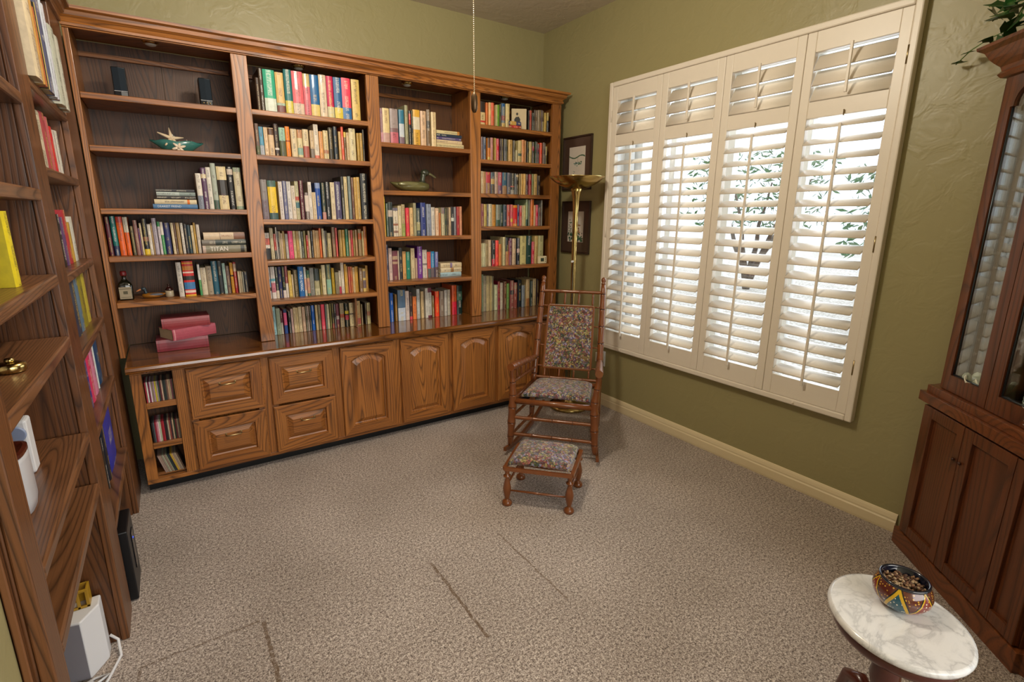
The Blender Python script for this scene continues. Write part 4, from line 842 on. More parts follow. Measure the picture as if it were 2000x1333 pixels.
# ---------------------------------------------------------------- marble table with painted pot
tx,ty,tz=-1.2016,-3.062,.43; TR=math.atan2(.617,.787)
mt=thing('marble_table',(tx,ty,0),'small oval marble-topped table with dark carved pedestal by the china cabinet','table')
MB().lathe([(.93,-.020),(.985,-.017),(1.0,-.010),(.99,-.003),(.955,-.001),(.945,.0)],(tx,ty,tz),56,sx=.162,sy=.147,rot=TR).build('marble_top',MARB,mt)
MB().lathe([(.80,-.058),(.86,-.055),(.90,-.045),(.90,-.0205)],(tx,ty,tz),48,sx=.162,sy=.147,rot=TR).build('apron',MAH,mt)
MB().lathe([(.018,.105),(.030,.115),(.034,.135),(.024,.155),(.018,.18),(.026,.215),(.034,.25),(.030,.28),(.018,.31),(.016,.325),(.03,.34),(.05,.36),(.055,.372)],(tx,ty,0),22).build('pedestal',MAH,mt)
for k in range(3):
    a=math.radians(66+120*k); d=Vector((math.cos(a),math.sin(a),0)); o_=Vector((tx,ty,0))
    MB().tube([o_+d*.02+Vector((0,0,.15)),o_+d*.06+Vector((0,0,.175)),o_+d*.095+Vector((0,0,.155)),o_+d*.115+Vector((0,0,.09)),o_+d*.13+Vector((0,0,.035)),o_+d*.155+Vector((0,0,.014)),o_+d*.165+Vector((0,0,.011))],[.016,.020,.017,.012,.010,.011,.009],10).build('leg',MAH,mt)
def potmat():
    m=NT('talavera_glaze'); v=m.mapp(m.coord(),loc=(1.152,3.047,-.43)); s=m.n('SeparateXYZ',{0:v})
    ang=m.math('ARCTAN2',s.outputs[1],s.outputs[0]); A=m.math('MULTIPLY',ang,3/PI)   # 6 lobes
    fr_=m.math('ABSOLUTE',m.math('SUBTRACT',m.math('FRACT',m.math('ADD',A,.35)),.5)) # 0 centre .. .5 edge
    zz=m.math('MULTIPLY',s.outputs[2],13.0)
    scal=m.math('SUBTRACT',m.math('MULTIPLY',fr_,1.7),m.math('SUBTRACT',.95,zz))      # fan shape
    vor=m.n('TexVoronoi',{'Vector':v,'Scale':135.}).outputs['Distance']
    dots=m.math('LESS_THAN',vor,.25)
    teal=m.mix(dots,hexc('0f4a5c'),hexc('d8d4c4')); brick=m.mix(dots,hexc('5a2a20'),hexc('c89a3c'))
    ins=m.math('LESS_THAN',scal,0)
    c=m.mix(ins,brick,teal)
    edge=m.math('LESS_THAN',m.math('ABSOLUTE',scal),.10); c=m.mix(edge,c,hexc('c8a020'))
    ol=m.math('LESS_THAN',m.math('ABSOLUTE',m.math('SUBTRACT',scal,.14)),.045); c=m.mix(ol,c,hexc('0c0e18'))
    par_=m.math('LESS_THAN',m.math('FRACT',m.math('MULTIPLY',m.math('ADD',A,.35),.5)),.5)
    c=m.mix(m.math('MULTIPLY',m.math('MULTIPLY',par_,ins),m.math('SUBTRACT',1,dots)),c,hexc('7a2c24'))
    m.set('Base Color',c); m.set('Roughness',.12); m.set('Coat Weight',.6); return m.m
pxx,pyy=-1.152,-3.047
pot=thing('painted_pot',(pxx,pyy,tz),'round glazed pot painted teal, yellow and brick on the marble table','pot')
MB().lathe([(.030,.0),(.034,.002),(.050,.014),(.061,.032),(.063,.046),(.059,.062),(.052,.074),(.050,.076)],(pxx,pyy,tz+.0005),40,cap=False).build('bowl',potmat(),pot)
MB().lathe([(.051,.073),(.0535,.077),(.053,.081),(.049,.082),(.0465,.078),(.0465,.050),(.02,.046),(.001,.045)],(pxx,pyy,tz+.0005),40,cap=False).build('rim',plain('navy_glaze','0c1020',.12,0,.6),pot)
rd=random.Random(5); peb=MB(); pm_=[plain('seed_'+c,c,.7) for c in ('6a4630','8a6848','4a3020','a08868')]
for k in range(260):
    a=rd.uniform(0,2*PI); r=.044*math.sqrt(rd.random()); q=Matrix.Rotation(rd.uniform(0,3),3,'X')@Matrix.Rotation(rd.uniform(0,3),3,'Y')
    peb.ellip((pxx+r*math.cos(a),pyy+r*math.sin(a),tz+.060+rd.random()*.012-r*.05),(.0055,.0035,.0028),6,4,rd.randrange(4),q)
tag(peb.build('dried_petals',pm_),'dried brown potpourri filling the painted pot','potpourri',kind='stuff')
# ---------------------------------------------------------------- corner china cabinet (front at 45 degrees)
A0=Vector((-.06,-2.69,0)); T=Vector((-.69283,-.72110,0)); ND=Vector((.72110,-.69283,0))   # ND = into the cabinet
def CC(s,z,d): return A0+T*s+ND*d+Vector((0,0,z))
def cbox(mb,s0,s1,z0,z1,d0,d1,mi=0):
    v=[CC(s,z,d) for z in (z0,z1) for d in (d0,d1) for s in (s0,s1)]
    return mb.add(v,[(0,2,3,1),(4,5,7,6),(0,1,5,4),(2,6,7,3),(0,4,6,2),(1,3,7,5)],mi)
cc=thing('china_cabinet',(-.3,-2.99,0),'tall cherry corner china cabinet with arched glass doors and panelled lower doors','cabinet')
def body(s0,s1,z0,z1,d0,name,mat):
    # footprint: front edge, returns, then room corner
    p=[CC(s0,0,d0),CC(s1,0,d0),CC(s1,0,d0+.02)]
    q=[Vector((-.55,-3.285,0)),Vector((-.02,-3.285,0)),Vector((-.02,-2.755,0))]
    P=[(v.x,v.y) for v in p+q]+[(CC(s0,0,d0+.02).x,CC(s0,0,d0+.02).y)]
    MB().prism(P,lambda u,v,w:(u,v,w),z0,z1).build(name,mat,cc,.002)
body(.035,.712,.0,.075,.0,'plinth',CHX); body(.058,.690,.075,.665,.022,'lower_case',CH)
body(.030,.715,.665,.705,-.006,'waist_moulding',CHX); body(.045,.70,.705,.735,.010,'waist_top',CHX)
def cdoor(name,s0,s1,p0,p1,z0,z1,pz0,pz1,d):
    t=MB(); cbox(t,s0,p0,z0,z1,d,d+.02); cbox(t,p1,s1,z0,z1,d,d+.02); cbox(t,p0,p1,z0,pz0,d+.001,d+.02); cbox(t,p0,p1,pz1,z1,d+.001,d+.02)
    cbox(t,p0,p1,pz0,pz1,d+.012,d+.0195); return t.build(name,CH,cc,.0015)
cdoor('lower_door',.066,.300,.120,.268,.082,.655,.125,.612,.001); cdoor('lower_door',.303,.540,.350,.515,.082,.655,.125,.612,.001); cdoor('lower_door',.543,.688,.580,.655,.082,.655,.125,.612,.001)
for s in (.285,.32): MB().ellip(CC(s,.52,-.004),(.006,.006,.006),8,6).build('knob',MAPD,cc)
# upper case: back, floor, top, sides
UZ0,UZ1=.735,1.872
up=MB(); 
bk=[Vector((-.515,-3.27,0)),Vector((-.035,-3.27,0)),Vector((-.035,-2.79,0))]
def wallq(mb,a,b,z0,z1,th,mi=0):
    d=(b-a).normalized(); n_=Vector((-d.y,d.x,0))*th
    v=[a,b,b+n_,a+n_]; mb.add([Vector((p.x,p.y,z)) for z in (z0,z1) for p in v],[(0,3,2,1),(4,5,6,7),(0,1,5,4),(1,2,6,5),(2,3,7,6),(3,0,4,7)],mi)
wallq(up,bk[0],bk[1],UZ0,UZ1,-.012); wallq(up,bk[1],bk[2],UZ0,UZ1,-.012)
up.build('upper_back',CH,cc)
sd=MB(); wallq(sd,CC(.082,0,.048),bk[2],UZ0,UZ1,.010); sd.build('upper_side',CH,cc)
sd=MB(); wallq(sd,CC(.68,0,.048),bk[0],UZ0,UZ1,-.010); sd.build('upper_side',CH,cc)
body(.082,.680,1.872,1.885,.03,'upper_top',CHX)
MB().prism([(v.x,v.y) for v in (CC(.09,0,.05),CC(.67,0,.05),bk[0],bk[1],bk[2])],lambda u,v,w:(u,v,w),1.27,1.276).build('glass_shelf',GLASS,cc)
def gdoor(s0,s1,g0,g1,z0,z1,gz0,gz1,d,first):
    """door with round-topped glass: frame face polygon around an arched opening"""
    N=16; r=(g1-g0)/2-.014; cxs=(g0+g1)/2
    inner=[(g0,gz0),(g1,gz0),(g1,gz1),(cxs+r,gz1)]+[(cxs+r*math.cos(PI*i/N),gz1+.004+r*1.0*math.sin(PI*i/N)) for i in range(1,N)]+[(cxs-r,gz1),(g0,gz1)]
    n_=len(inner)
    outer=[(s0,z0),(s1,z0),(s1,gz1),(s1,gz1+.01)]+[(cxs+(s1-cxs)*math.cos(PI*i/N)*1.0,z1) if abs(math.cos(PI*i/N))<.95 else ((s1 if i<N/2 else s0),z1) for i in range(1,N)]+[(s0,gz1+.01),(s0,gz1)]
    mb=MB()
    vf=[CC(s,z,d) for s,z in outer]+[CC(s,z,d) for s,z in inner]+[CC(s,z,d+.02) for s,z in outer]+[CC(s,z,d+.02) for s,z in inner]
    F=[]
    for i in range(n_):
        j=(i+1)%n_; F+=[(i,j,n_+j,n_+i),(n_+i,n_+j,3*n_+j,3*n_+i),(2*n_+i,3*n_+i,3*n_+j,2*n_+j),(i,2*n_+i,2*n_+j,j)]
    mb.add(vf,F); dr=mb.build('glass_door',CH,cc)
    gl=MB(); ins=[(s,z) for s,z in inner]
    gl.prism(ins,lambda u,v,w:CC(u,v,w),d+.008,d+.012); gl.build('glass_pane',LEADG,dr)
    bv=MB(); 
    bv.tube([CC(g0+.004,gz0+.004,d+.007),CC(g0+.004,gz1-.004,d+.007)],.003,4); bv.tube([CC(g1-.004,gz0+.004,d+.007),CC(g1-.004,gz1-.004,d+.007)],.003,4); bv.tube([CC(g0+.004,gz0+.004,d+.007),CC(g1-.004,gz0+.004,d+.007)],.003,4)
    bv.build('lead_border',plain('lead_came','50585c',.3,.8),dr)
gdoor(.084,.322,.128,.276,.738,1.868,.800,1.768,.030,True)
gdoor(.325,.566,.372,.522,.738,1.868,.800,1.768,.030,False)
gdoor(.569,.679,.600,.655,.738,1.868,.800,1.768,.030,False)
prof=[(.0,1.868),(-.012,1.872),(-.020,1.884),(-.012,1.894),(-.016,1.908),(-.030,1.924),(-.040,1.938),(-.052,1.962),(-.068,1.974),(-.070,1.984),(.0,1.984)]
n_=len(prof); vs=[]
for q in range(3):
    for u,z in prof:
        if q==0: v=CC(.082+u,z,.10)
        elif q==1: v=CC(.082+u,z,.030+u)
        else: v=CC(.70,z,.030+u)
        vs.append(v)
fs=[(q*n_+i,q*n_+(i+1)%n_,(q+1)*n_+(i+1)%n_,(q+1)*n_+i) for q in range(2) for i in range(n_)]+[tuple(range(n_-1,-1,-1)),tuple(range(2*n_,3*n_))]
MB().add(vs,fs).build('crown_moulding',CHX,cc)
CHINA=plain('china_glaze','cfd2cc',.2,0,.4); CREAMG=plain('cream_glass','e0dcc8',.25,0,.3)
for k in range(13):
    p=CC(.50,.7365+k*.0125,.125); o=MB().lathe([(.045,0),(.05,.002),(.085,.010),(.096,.0125),(.096,.0145),(.084,.012),(.05,.004),(.001,.004)],tuple(p),32).build('dinner_plate',CHINA)
    tag(o,'dinner plate %s of the plate stack in the china cabinet'%(['at the bottom','second from the bottom','third from the bottom','fourth from the bottom','fifth from the bottom','sixth from the bottom','in the middle','sixth from the top','fifth from the top','fourth from the top','third from the top','second from the top','at the top'][k]),'plate','dinner plates stacked in the china cabinet')
p=CC(.50,.7365+13*.0125+.0035,.125)
tu=thing('china_bowl',tuple(p),'white china serving bowl with painted band on top of the plate stack','bowl')
MB().lathe([(.03,0),(.035,.004),(.062,.020),(.07,.036),(.074,.05),(.070,.05),(.064,.036),(.03,.01),(.001,.008)],tuple(p),30).build('bowl_body',CHINA,tu)
MB().lathe([(.072,.050),(.058,.062),(.03,.070),(.008,.074),(.012,.084),(.001,.088)],tuple(p),30).build('lid',CHINA,tu)
p=CC(.215,.7365,.10); n__=60; vs=[];rings=[(.02,0),(.03,.01),(.05,.035),(.062,.06),(.066,.075)]
for j,(r,z) in enumerate(rings):
    for i in range(n__):
        a=2*PI*i/n__; rr=r*(1+.13*j/4*math.sin(9*a)); vs.append((p.x+rr*math.cos(a),p.y+rr*math.sin(a),p.z+z+.012*j/4*math.cos(9*a)))
fs=[(j*n__+i,j*n__+(i+1)%n__,(j+1)*n__+(i+1)%n__,(j+1)*n__+i) for j in range(4) for i in range(n__)]+[tuple(range(n__-1,-1,-1))]
tag(MB().add(vs,fs,0,True).build('ruffled_dish',CREAMG,None,0,0,2,.003),'cream ruffled glass dish inside the left glass door of the china cabinet','dish')
# ivy on top of the cabinet
ivb=CC(.26,1.986,.12)
iv=thing('ivy_plant',tuple(ivb),'trailing green ivy plant in a pot on top of the china cabinet','plant')
MB().lathe([(.045,0),(.05,.01),(.062,.09),(.066,.095),(.066,.105),(.058,.105),(.055,.09),(.001,.085)],tuple(ivb),24).build('pot',plain('dark_basket','2c1c12',.7),iv)
IVY=plain('ivy_leaf','1f4a1a',.35,0,.2,var=.35); rd=random.Random(11); lf=MB(); st=MB()
def leaf(c,d,up_,L):
    d=d.normalized(); s_=d.cross(up_).normalized(); n_=s_.cross(d)
    pts=[(0,0),(.28,.34),(.1,.62),(.42,.5),(.62,.42),(1,0)]
    o_=[(u,w) for u,w in pts]+[(u,-w) for u,w in reversed(pts[1:-1])]
    lf.add([c+d*(L*u)+s_*(L*w)+n_*(-.25*L*abs(w)-.1*L*u*u) for u,w in o_],[tuple(range(len(o_)))],0,False)
def vine(pts,n=7,L=.045):
    P=[Vector(p) for p in pts]; st.tube(P,.0018,5)
    for k in range(n):
        t=(k+.5)/n*(len(P)-1); i=int(t); c=P[i].lerp(P[min(i+1,len(P)-1)],t-i)
        leaf(c,Vector((rd.uniform(-1,1),rd.uniform(-1,1),rd.uniform(-.9,.2))),Vector((rd.uniform(-.4,.4),rd.uniform(-.4,.4),1)),L*rd.uniform(.7,1.2))
cz=ivb+Vector((0,0,.09))
for k in range(16):
    a=2*PI*k/16+rd.random(); d=Vector((math.cos(a),math.sin(a),0)); R_=rd.uniform(.09,.17)
    vine([cz,cz+d*R_*.5+Vector((0,0,.06)),cz+d*R_+Vector((0,0,.02)),cz+d*R_*1.15+Vector((0,0,-.05))],7,.055)
def U(x,y,dist):  # point along the view of an existing sprig in the room
    return None
vine([ivb+Vector((-.02,.06,.03)),CC(.12,2.02,.0),CC(.05,2.005,-.03),CC(-.01,1.985,-.045),CC(-.07,1.955,-.05)],6,.04)
vine([ivb+Vector((-.02,.02,.08)),CC(.16,2.10,-.02),CC(.10,2.115,-.05),CC(.07,2.10,-.06)],6,.06)
vine([ivb+Vector((0,0,.08)),CC(.2,2.07,-.03),CC(.17,2.05,-.07),CC(.15,2.03,-.09)],6,.055)
lf.build('leaves',IVY,iv,0,0,2,.0008); st.build('stems',plain('ivy_stem','4c6a24',.6),iv)
# ---------------------------------------------------------------- objects on the back shelves
def speaker(x,label,rot=0):
    t=thing('desktop_speaker',(x,-.22,1.918),label,'speaker','black desktop speakers on the top shelf')
    w,h=.055,.142
    MB().prism([(-w/2,-.008),(0,-.014),(w/2,-.008),(w/2,.055),(-w/2,.055)],lambda u,v,q:(x+u,-.22+v,1.9185+q),.004,h).build('case',BLK,t,.003)
    MB().prism([(-w/2+.003,-.009),(0,-.0155),(w/2-.003,-.009),(w/2-.003,-.006),(-w/2+.003,-.006)],lambda u,v,q:(x+u,-.2205+v,1.9185+q),.036,h-.004).build('grille',plain('speaker_cloth','14202a',.9),t)
    MB().box(x-w/2+.002,x+w/2-.002,-.2355,-.2285,1.9535,1.9550).build('trim_line',WPL,t)
    MB().box(x-.009,x+.009,-.236,-.229,1.925,1.929).build('badge',WPL,t)
    MB().box(x-w/2-.001,x+w/2+.001,-.23,-.16,1.9184,1.9224).build('foot',BLKG,t)
    return t
s1_=speaker(-2.690,'left black desktop speaker on the top shelf of the leftmost bay')
s2_=speaker(-2.338,'right black desktop speaker with control buttons on the top shelf, leftmost bay')
for i in range(3): MB().ellip((-2.352+i*.014,-.236,1.942),(.004,.002,.004),8,5).build('button',NICK,s2_)
cb=MB(); cb.tube([(-2.44,-.14,1.921),(-2.455,-.10,1.935),(-2.43,-.08,1.945),(-2.40,-.12,1.925),(-2.37,-.16,1.921),(-2.35,-.17,1.921)],.0022,6)
cb.tube([(-2.47,-.13,1.921),(-2.44,-.16,1.921),(-2.41,-.13,1.921),(-2.38,-.15,1.922)],.0022,6)
tag(cb.build('speaker_cable',BLK),'black cable lying between the two desktop speakers','cable')
# shell bowl
bx,by,bz=-2.492,-.20,1.6945
sb=thing('shell_bowl',(bx,by,bz),'teal leaf-shaped ceramic bowl with a lily relief, on the second shelf','bowl')
GLZ=plain('teal_glaze','35706a',.25,0,.5,var=.35); PET=plain('pale_petal','d8c8b0',.4,0,.2)
N=40; vs=[]; rings=[(.40,0,0),(.62,.006,.02),(.82,.03,.08),(.95,.052,.16)]
for r,z,pk in rings:
    for i in range(N):
        a=2*PI*i/N; cpk=abs(math.cos(a))**6*.45*(pk/.16)+abs(math.cos(2*a+PI/2))**8*.12
        vs.append((bx+.085*r*(1+cpk)*math.cos(a),by+.055*r*(1+cpk*.4)*math.sin(a),bz+z+.004*math.sin(5*a)*r))
MB().add(vs,[(j*N+i,j*N+(i+1)%N,(j+1)*N+(i+1)%N,(j+1)*N+i) for j in range(3) for i in range(N)]+[tuple(range(N-1,-1,-1))],0,True).build('bowl',GLZ,sb,0,0,2,.004)
fl=MB()
for k in range(6):
    a=2*PI*k/6+.3; d=Vector((math.cos(a),0,math.sin(a))); c=Vector((bx+.004,by-.048,bz+.020))+d*.016
    fl.ellip(c,(.017,.004,.0065),10,6,0,Matrix.Rotation(-a,3,'Y'))
fl.ellip((bx+.004,by-.054,bz+.020),(.005,.004,.005),8,6); fl.build('lily_relief',PET,sb)
def starfish(c,r,tilt,label):
    mb=MB(); R3=Matrix.Rotation(tilt[0],3,'X')@Matrix.Rotation(tilt[1],3,'Y')
    for k in range(5):
        a=2*PI*k/5+.4; d=R3@Vector((math.cos(a),math.sin(a),0)); mb.tube([Vector(c),Vector(c)+d*r*.5,Vector(c)+d*r],[r*.16,r*.11,r*.05],8)
    mb.ellip(c,(r*.18,r*.18,r*.14),10,6); return tag(mb.build('starfish',plain('starfish_skin','d8c4a4',.8)),label,'starfish')
starfish((bx-.022,by-.01,bz+.066),.062,(1.0,.35),'large pale starfish leaning in the teal bowl')
def shell(c,r,label,col):
    mb=MB(); P=[];R_=[]
    for i in range(26):
        t=i/25; a=t*9; q=(1-t)**1.3; P.append(Vector(c)+Vector((math.cos(a)*r*.45*q,math.sin(a)*r*.45*q,r*1.3*t))); R_.append(r*.55*q+.0008)
    mb.tube(P,R_,10); return tag(mb.build('sea_shell',plain('shell_'+col,col,.4,0,.2,var=.3)),label,'shell','shells in the teal bowl')
shell((bx+.044,by,bz+.036),.024,'mottled brown and white spiral shell at the right of the teal bowl','b8988c')
shell((bx+.066,by-.005,bz+.038),.018,'cream spiral shell at the right rim of the teal bowl','d8ccb0')
shell((bx-.015,by+.02,bz+.075),.012,'small white shell above the starfish','d8d8c8')
# decoy duck (large, third bay)
def duck(name,ox,oy,oz,s,flip,mats,label):
    t=thing(name,(ox,oy,oz),label,'decoy duck')
    f=-1 if flip else 1; Q=lambda x,y,z:(ox+f*x*s,oy+y*s,oz+z*s)
    # body
    sec=[(-.155,.062,.004,.004),(-.14,.056,.022,.010),(-.11,.046,.040,.022),(-.06,.040,.056,.034),(0,.038,.064,.038),(.06,.038,.062,.038),(.10,.038,.048,.034),(.125,.040,.03,.026),(.137,.042,.006,.008)]
    N=16; vs=[]
    for x,zc,ry,rz in sec:
        for i in range(N): a=2*PI*i/N; z=zc+rz*math.sin(a); vs.append(Q(x,ry*math.cos(a),max(z,.0008)))
    fs=[(j*N+i,j*N+(i+1)%N,(j+1)*N+(i+1)%N,(j+1)*N+i) for j in range(len(sec)-1) for i in range(N)]+[tuple(range(N-1,-1,-1)),tuple((len(sec)-1)*N+i for i in range(N))]
    MB().add(vs,fs,0,True).build('body',mats[0],t)
    MB().tube([Q(.085,0,.06),Q(.088,0,.09),Q(.092,0,.115),Q(.10,0,.132)],[.026*s,.019*s,.018*s,.022*s],12).build('neck',mats[1],t)
    MB().ellip(Q(.108,0,.138),(.034*s,.023*s,.025*s),14,9).build('head',mats[1],t)
    MB().tube([Q(.13,0,.138),Q(.155,0,.128),Q(.185,0,.112),Q(.196,0,.107)],[.013*s,.012*s,.011*s,.005*s],10,flat=.45).build('bill',mats[2],t)
    for sg in (-1,1): MB().ellip(Q(.118,sg*.021,.145),(.004*s,.002*s,.004*s),8,5).build('eye',BLKG,t)
    w=MB(); N2=10
    for sg in (-1,1): w.ellip(Q(-.03,sg*.046,.052),(.09*s,.016*s,.020*s),12,7)
    w.build('wings',mats[3],t); return t
OLV=plain('carved_olive','6c6840',.3,.1,.4,var=.4); OLD_=plain('carved_dark','3c4030',.3,.1,.4,var=.4)
duck('decoy_duck',-1.205,-.17,1.5345,.93,False,[OLV,OLD_,plain('bill_tan','6c6848',.35),plain('wing_sheen','7c7850',.25,.2,.4,var=.35)],'carved olive brown duck decoy alone on the second shelf of the third bay')
MG=plain('drake_green','24343c',.3); 
duck('decoy_duck',-2.688,-.235,.9635,.36,True,[plain('drake_body','8c5a18',.35,var=.4),MG,plain('bill_orange','c88050',.35),plain('drake_grey','4c5460',.4,var=.3)],'small painted mallard figurine between the bottle and jug')
# bottle and jug
bt=thing('liquor_bottle',(-2.800,-.232,.963),'old square bottle with red cap and cream label on the lowest shelf','bottle')
DG=plain('dark_bottle_glass','10140c',.08,0,.5)
bm=MB(); q=.031
def rsq(r,k=.75,n=24): return [(r*math.copysign(abs(math.cos(2*PI*i/n))**k,math.cos(2*PI*i/n)),r*math.copysign(abs(math.sin(2*PI*i/n))**k,math.sin(2*PI*i/n))) for i in range(n)]
lv=[(.029,0,.45),(.031,.004,.45),(.031,.072,.45),(.027,.084,.6),(.014,.098,.9),(.009,.106,1),(.009,.122,1),(.011,.124,1),(.011,.128,1)]
vs=[];n_=24
for r,z,k in lv: vs+=[(-2.800+u,-.232+v*.8,.9635+z) for u,v in rsq(r,k,n_)]
bm.add(vs,[(j*n_+i,j*n_+(i+1)%n_,(j+1)*n_+(i+1)%n_,(j+1)*n_+i) for j in range(len(lv)-1) for i in range(n_)]+[tuple(range(n_-1,-1,-1)),tuple((len(lv)-1)*n_+i for i in range(n_))],0,True).build('glass_body',DG,bt)
MB().lathe([(.013,.122),(.0135,.126),(.0135,.142),(.011,.145)],(-2.800,-.232,.9635),16).build('cap',plain('red_wax','7c1c1c',.35),bt)
MB().box(-2.826,-2.776,-.2585,-.2572,.971,1.030).build('label',plain('aged_label','9c9078',.7,var=.2),bt)
MB().box(-2.826,-2.776,-.2592,-.2586,1.020,1.0225).box(-2.822,-2.780,-.2592,-.2586,.978,.9800).box(-2.810,-2.792,-.2592,-.2586,.995,1.010).build('label_print',plain('label_ink','54503c',.7),bt)
jg=thing('stoneware_jug',(-2.618,-.235,.963),'tiny two-tone stoneware jug beside the mallard figurine','jug')
MB().lathe([(.016,0),(.0185,.003),(.019,.012),(.0185,.034)],(-2.618,-.235,.9635),20).build('lower_body',plain('stoneware_cream','a89c84',.3,0,.3),jg)
MB().lathe([(.0185,.034),(.017,.042),(.010,.050),(.005,.054),(.005,.062),(.0065,.064),(.0065,.067),(.003,.067)],(-2.618,-.235,.9635),20).build('upper_body',plain('stoneware_brown','2c1210',.15,0,.5),jg)
# small clock box
ck=thing('desk_clock',(-.215,-.315,1.030),'small cream digital clock in front of books on the lowest shelf, rightmost bay','clock')
MB().box(-.255,-.177,-.327,-.308,1.0305,1.087).build('case',plain('clock_cream','d8cca8',.4),ck,.004)
MB().box(-.236,-.206,-.3285,-.3265,1.047,1.072).build('screen',plain('lcd','3a463c',.2),ck)
for z in (1.045,1.058,1.071): MB().ellip((-.190,-.3275,z),(.004,.002,.004),8,5).build('button',BLK,ck)
# turned book showing its cover
tb=thing('book',(-.42,-.23,1.9785),'large cream book turned to show its cover with a dark seated figure, rightmost bay','book')
Rt=Matrix.Rotation(math.radians(-28),4,'Z'); tb.rotation_euler=(0,0,0)
def TB(u,v,z): p=Rt@Vector((u,v,0)); return (-.372+p.x,-.302+p.y,1.979+z)
m_=MB().prism([(-.105,0),(-.105,.026),(0,.026),(0,0)],lambda u,v,w:TB(u,v,w),0,.140); m_.build('cover',plain('cover_sand','c0ac84',.5,var=.12),tb)
fg=MB()
fg.add([TB(u,-.0006,z) for u,z in ((-.085,.05),(-.045,.048),(-.044,.072),(-.055,.088),(-.075,.085),(-.086,.07))],[tuple(range(6))]); fg.add([TB(-.066+.008*math.cos(i),-.0006,.105+.010*math.sin(i)) for i in (0,1,2,3,4,5)],[tuple(range(6))]); fg.build('cover_picture',plain('cover_dark','201c14',.6),tb)
for i,(z0,t_,c,lb) in enumerate(((0,.020,'a03428','red flat box set book lying in front of the turned cream book'),(.0205,.026,'3c4068','blue and gold flat book lying on the red one, rightmost bay'))):
    d,P=book_mesh(t_,.095,.10,c,[(.1,.6,'c8a050')] if i else [(.3,.7,'c83038')],'e8d8a0',True)
    R_=Matrix(((0,0,1,0),(0,1,0,0),(-1,0,0,0),(0,0,0,1)))
    M_=Matrix.Translation(Vector((-.475,-.316,1.979+z0+t_/2)))@Matrix.Rotation(-.12,4,'Z')@Matrix.Translation(Vector((-.05,0,0)))@R_
    o=cover_obj(d); o.location=M_.to_translation(); o.rotation_mode='QUATERNION'; o.rotation_quaternion=M_.to_quaternion(); P.build('page_block',PAGES).parent=o; tag(o,lb,'book','books lying flat')
# ---------------------------------------------------------------- objects in the left bookcase
cr_=thing('ceramic_crock',(-2.965,-1.985,.752),'white ceramic crock with dark wooden lid on the near left shelf','crock')
lv=[(.052,0),(.058,.006),(.062,.03),(.062,.125),(.060,.135)]; n_=32; vs=[]
for r,z in lv: vs+=[(-2.972+u,-1.985+v,.7525+z) for u,v in rsq(r,.62,n_)]
MB().add(vs,[(j*n_+i,j*n_+(i+1)%n_,(j+1)*n_+(i+1)%n_,(j+1)*n_+i) for j in range(len(lv)-1) for i in range(n_)]+[tuple(range(n_-1,-1,-1)),tuple((len(lv)-1)*n_+i for i in range(n_))],0,True).build('body',plain('crock_glaze','bcbcc0',.3,0,.3),cr_)
vs=[]
for r,z in ((.060,.136),(.062,.138),(.062,.146),(.055,.148),(.045,.144)): vs+=[(-2.972+u,-1.985+v,.7525+z) for u,v in rsq(r,.62,n_)]
MB().add(vs,[(j*n_+i,j*n_+(i+1)%n_,(j+1)*n_+(i+1)%n_,(j+1)*n_+i) for j in range(4) for i in range(n_)]+[tuple(range(n_-1,-1,-1)),tuple(4*n_+i for i in range(n_))],0,False).build('lid',MAH,cr_)
wc=thing('white_camera',(-3.0,-1.74,.752),'small white square device with pale blue round face behind the crock','device')
MB().box(-2.995,-2.945,-1.775,-1.725,.7525,.895).build('housing',WPL,wc,.006); MB().lathe([(.021,0),(.021,-.004),(.018,-.005)],(-2.968,-1.7755,.862),20,ax='y').build('dial',plain('dial_blue','8c98b4',.3),wc)
kn=thing('brass_paperweight',(-2.918,-1.90,1.05),'round brass paperweight with knob on the near left shelf edge','paperweight')
MB().lathe([(.024,0),(.027,.003),(.028,.014),(.025,.020),(.012,.022)],(-2.922,-1.90,1.0505),24).build('base',BRASS,kn); MB().lathe([(.007,.022),(.010,.026),(.008,.031),(.002,.032)],(-2.922,-1.90,1.0505),16).build('knob',BRASS,kn)
sw=thing('subwoofer',(-2.93,-1.22,0),'black subwoofer box with blue light on the carpet in the left bookcase','speaker')
MB().box(-3.10,-2.845,-1.33,-1.15,.004,.285).build('case',BLK,sw,.004); MB().box(-2.8448,-2.842,-1.26,-1.21,.09,.235).build('control_strip',BLKG,sw); MB().ellip((-2.8415,-1.235,.205),(.003,.005,.005),8,5).build('light',plain('blue_led','5070ff',.2),sw)
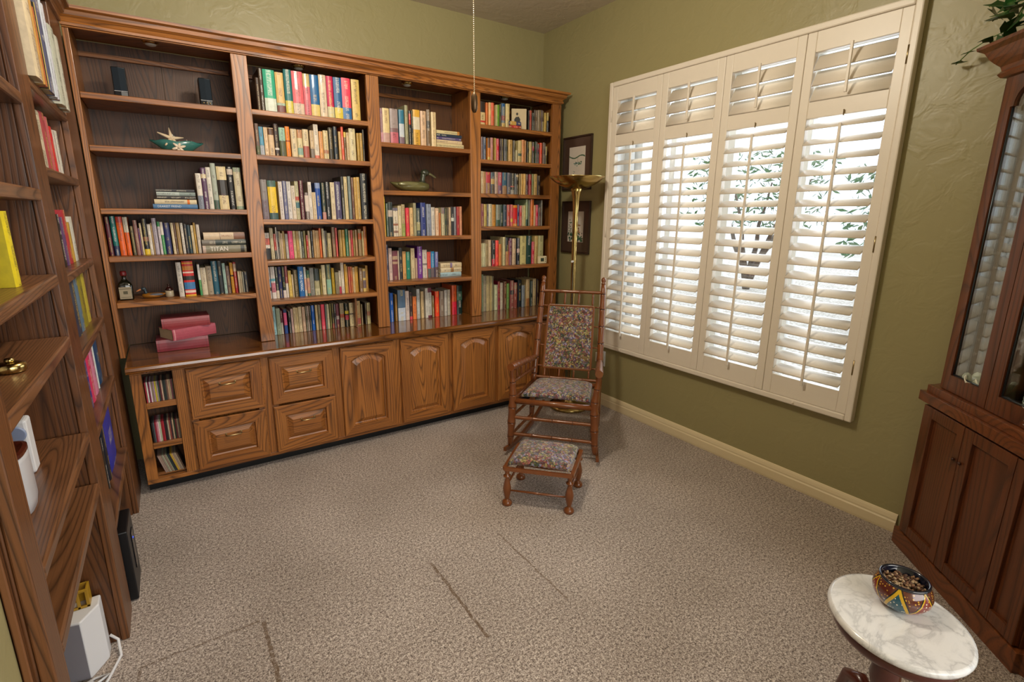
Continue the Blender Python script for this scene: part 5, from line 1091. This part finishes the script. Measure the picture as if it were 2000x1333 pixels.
for y in (-1.32,-1.165): MB().box(-2.87,-2.85,y,y+.01,.0003,.004).build('foot',BLK,sw)
rt_=thing('router_box',(-2.96,-1.6,0),'white and grey tower modem box on the floor of the near left bay','device')
MB().prism([(-3.035,-1.63),(-2.955,-1.65),(-2.915,-1.585),(-2.915,-1.535),(-3.035,-1.535)],XYZ,.0005,.205).build('housing',WPL,rt_,.004)
MB().prism([(-3.032,-1.6315),(-2.957,-1.6505),(-2.957,-1.653),(-3.032,-1.634)],XYZ,.006,.200).build('grey_panel',GPL,rt_)
tr=thing('yellow_basket',(-2.965,-1.57,.206),'small yellow slotted plastic basket standing on the white modem box','basket')
yb=MB(); YP=plain('yellow_plastic','a8801c',.4)
for i in range(4):
    x=-3.005+.022*i; yb.box(x-.004,x+.004,-1.585,-1.579,.2065,.26)
yb.box(-3.012,-2.935,-1.585,-1.579,.206,.214).box(-3.012,-2.935,-1.585,-1.579,.26,.268).box(-3.012,-3.006,-1.579,-1.540,.206,.268).box(-2.941,-2.935,-1.579,-1.540,.206,.268).box(-3.012,-2.935,-1.544,-1.540,.206,.268)
yb.build('slotted_side',YP,tr,.001)
cd=MB(); Z_=.006
cd.tube([(-2.912,-1.54,.05),(-2.892,-1.55,.03),(-2.885,-1.60,Z_),(-2.91,-1.68,Z_),(-2.94,-1.76,Z_),(-2.955,-1.84,Z_),(-2.965,-1.92,Z_)],.0042,7)
cd.tube([(-3.03,-1.645,.03),(-3.0,-1.665,Z_),(-2.952,-1.68,.012),(-2.935,-1.73,.02),(-2.94,-1.80,.01),(-2.95,-1.88,Z_)],.006,7)
cd.tube([(-3.05,-1.69,Z_),(-3.0,-1.71,Z_),(-2.935,-1.69,.012),(-2.91,-1.665,Z_),(-2.945,-1.66,Z_),(-3.02,-1.69,Z_)],.004,7)
cd.tube([(-3.06,-1.79,Z_),(-3.0,-1.77,.014),(-2.93,-1.74,.016),(-2.905,-1.76,.012),(-2.93,-1.83,Z_),(-2.945,-1.92,Z_)],.004,7)
tag(cd.build('cable_tangle',WPL),'tangle of white power cords on the carpet below the near left shelves','cables')
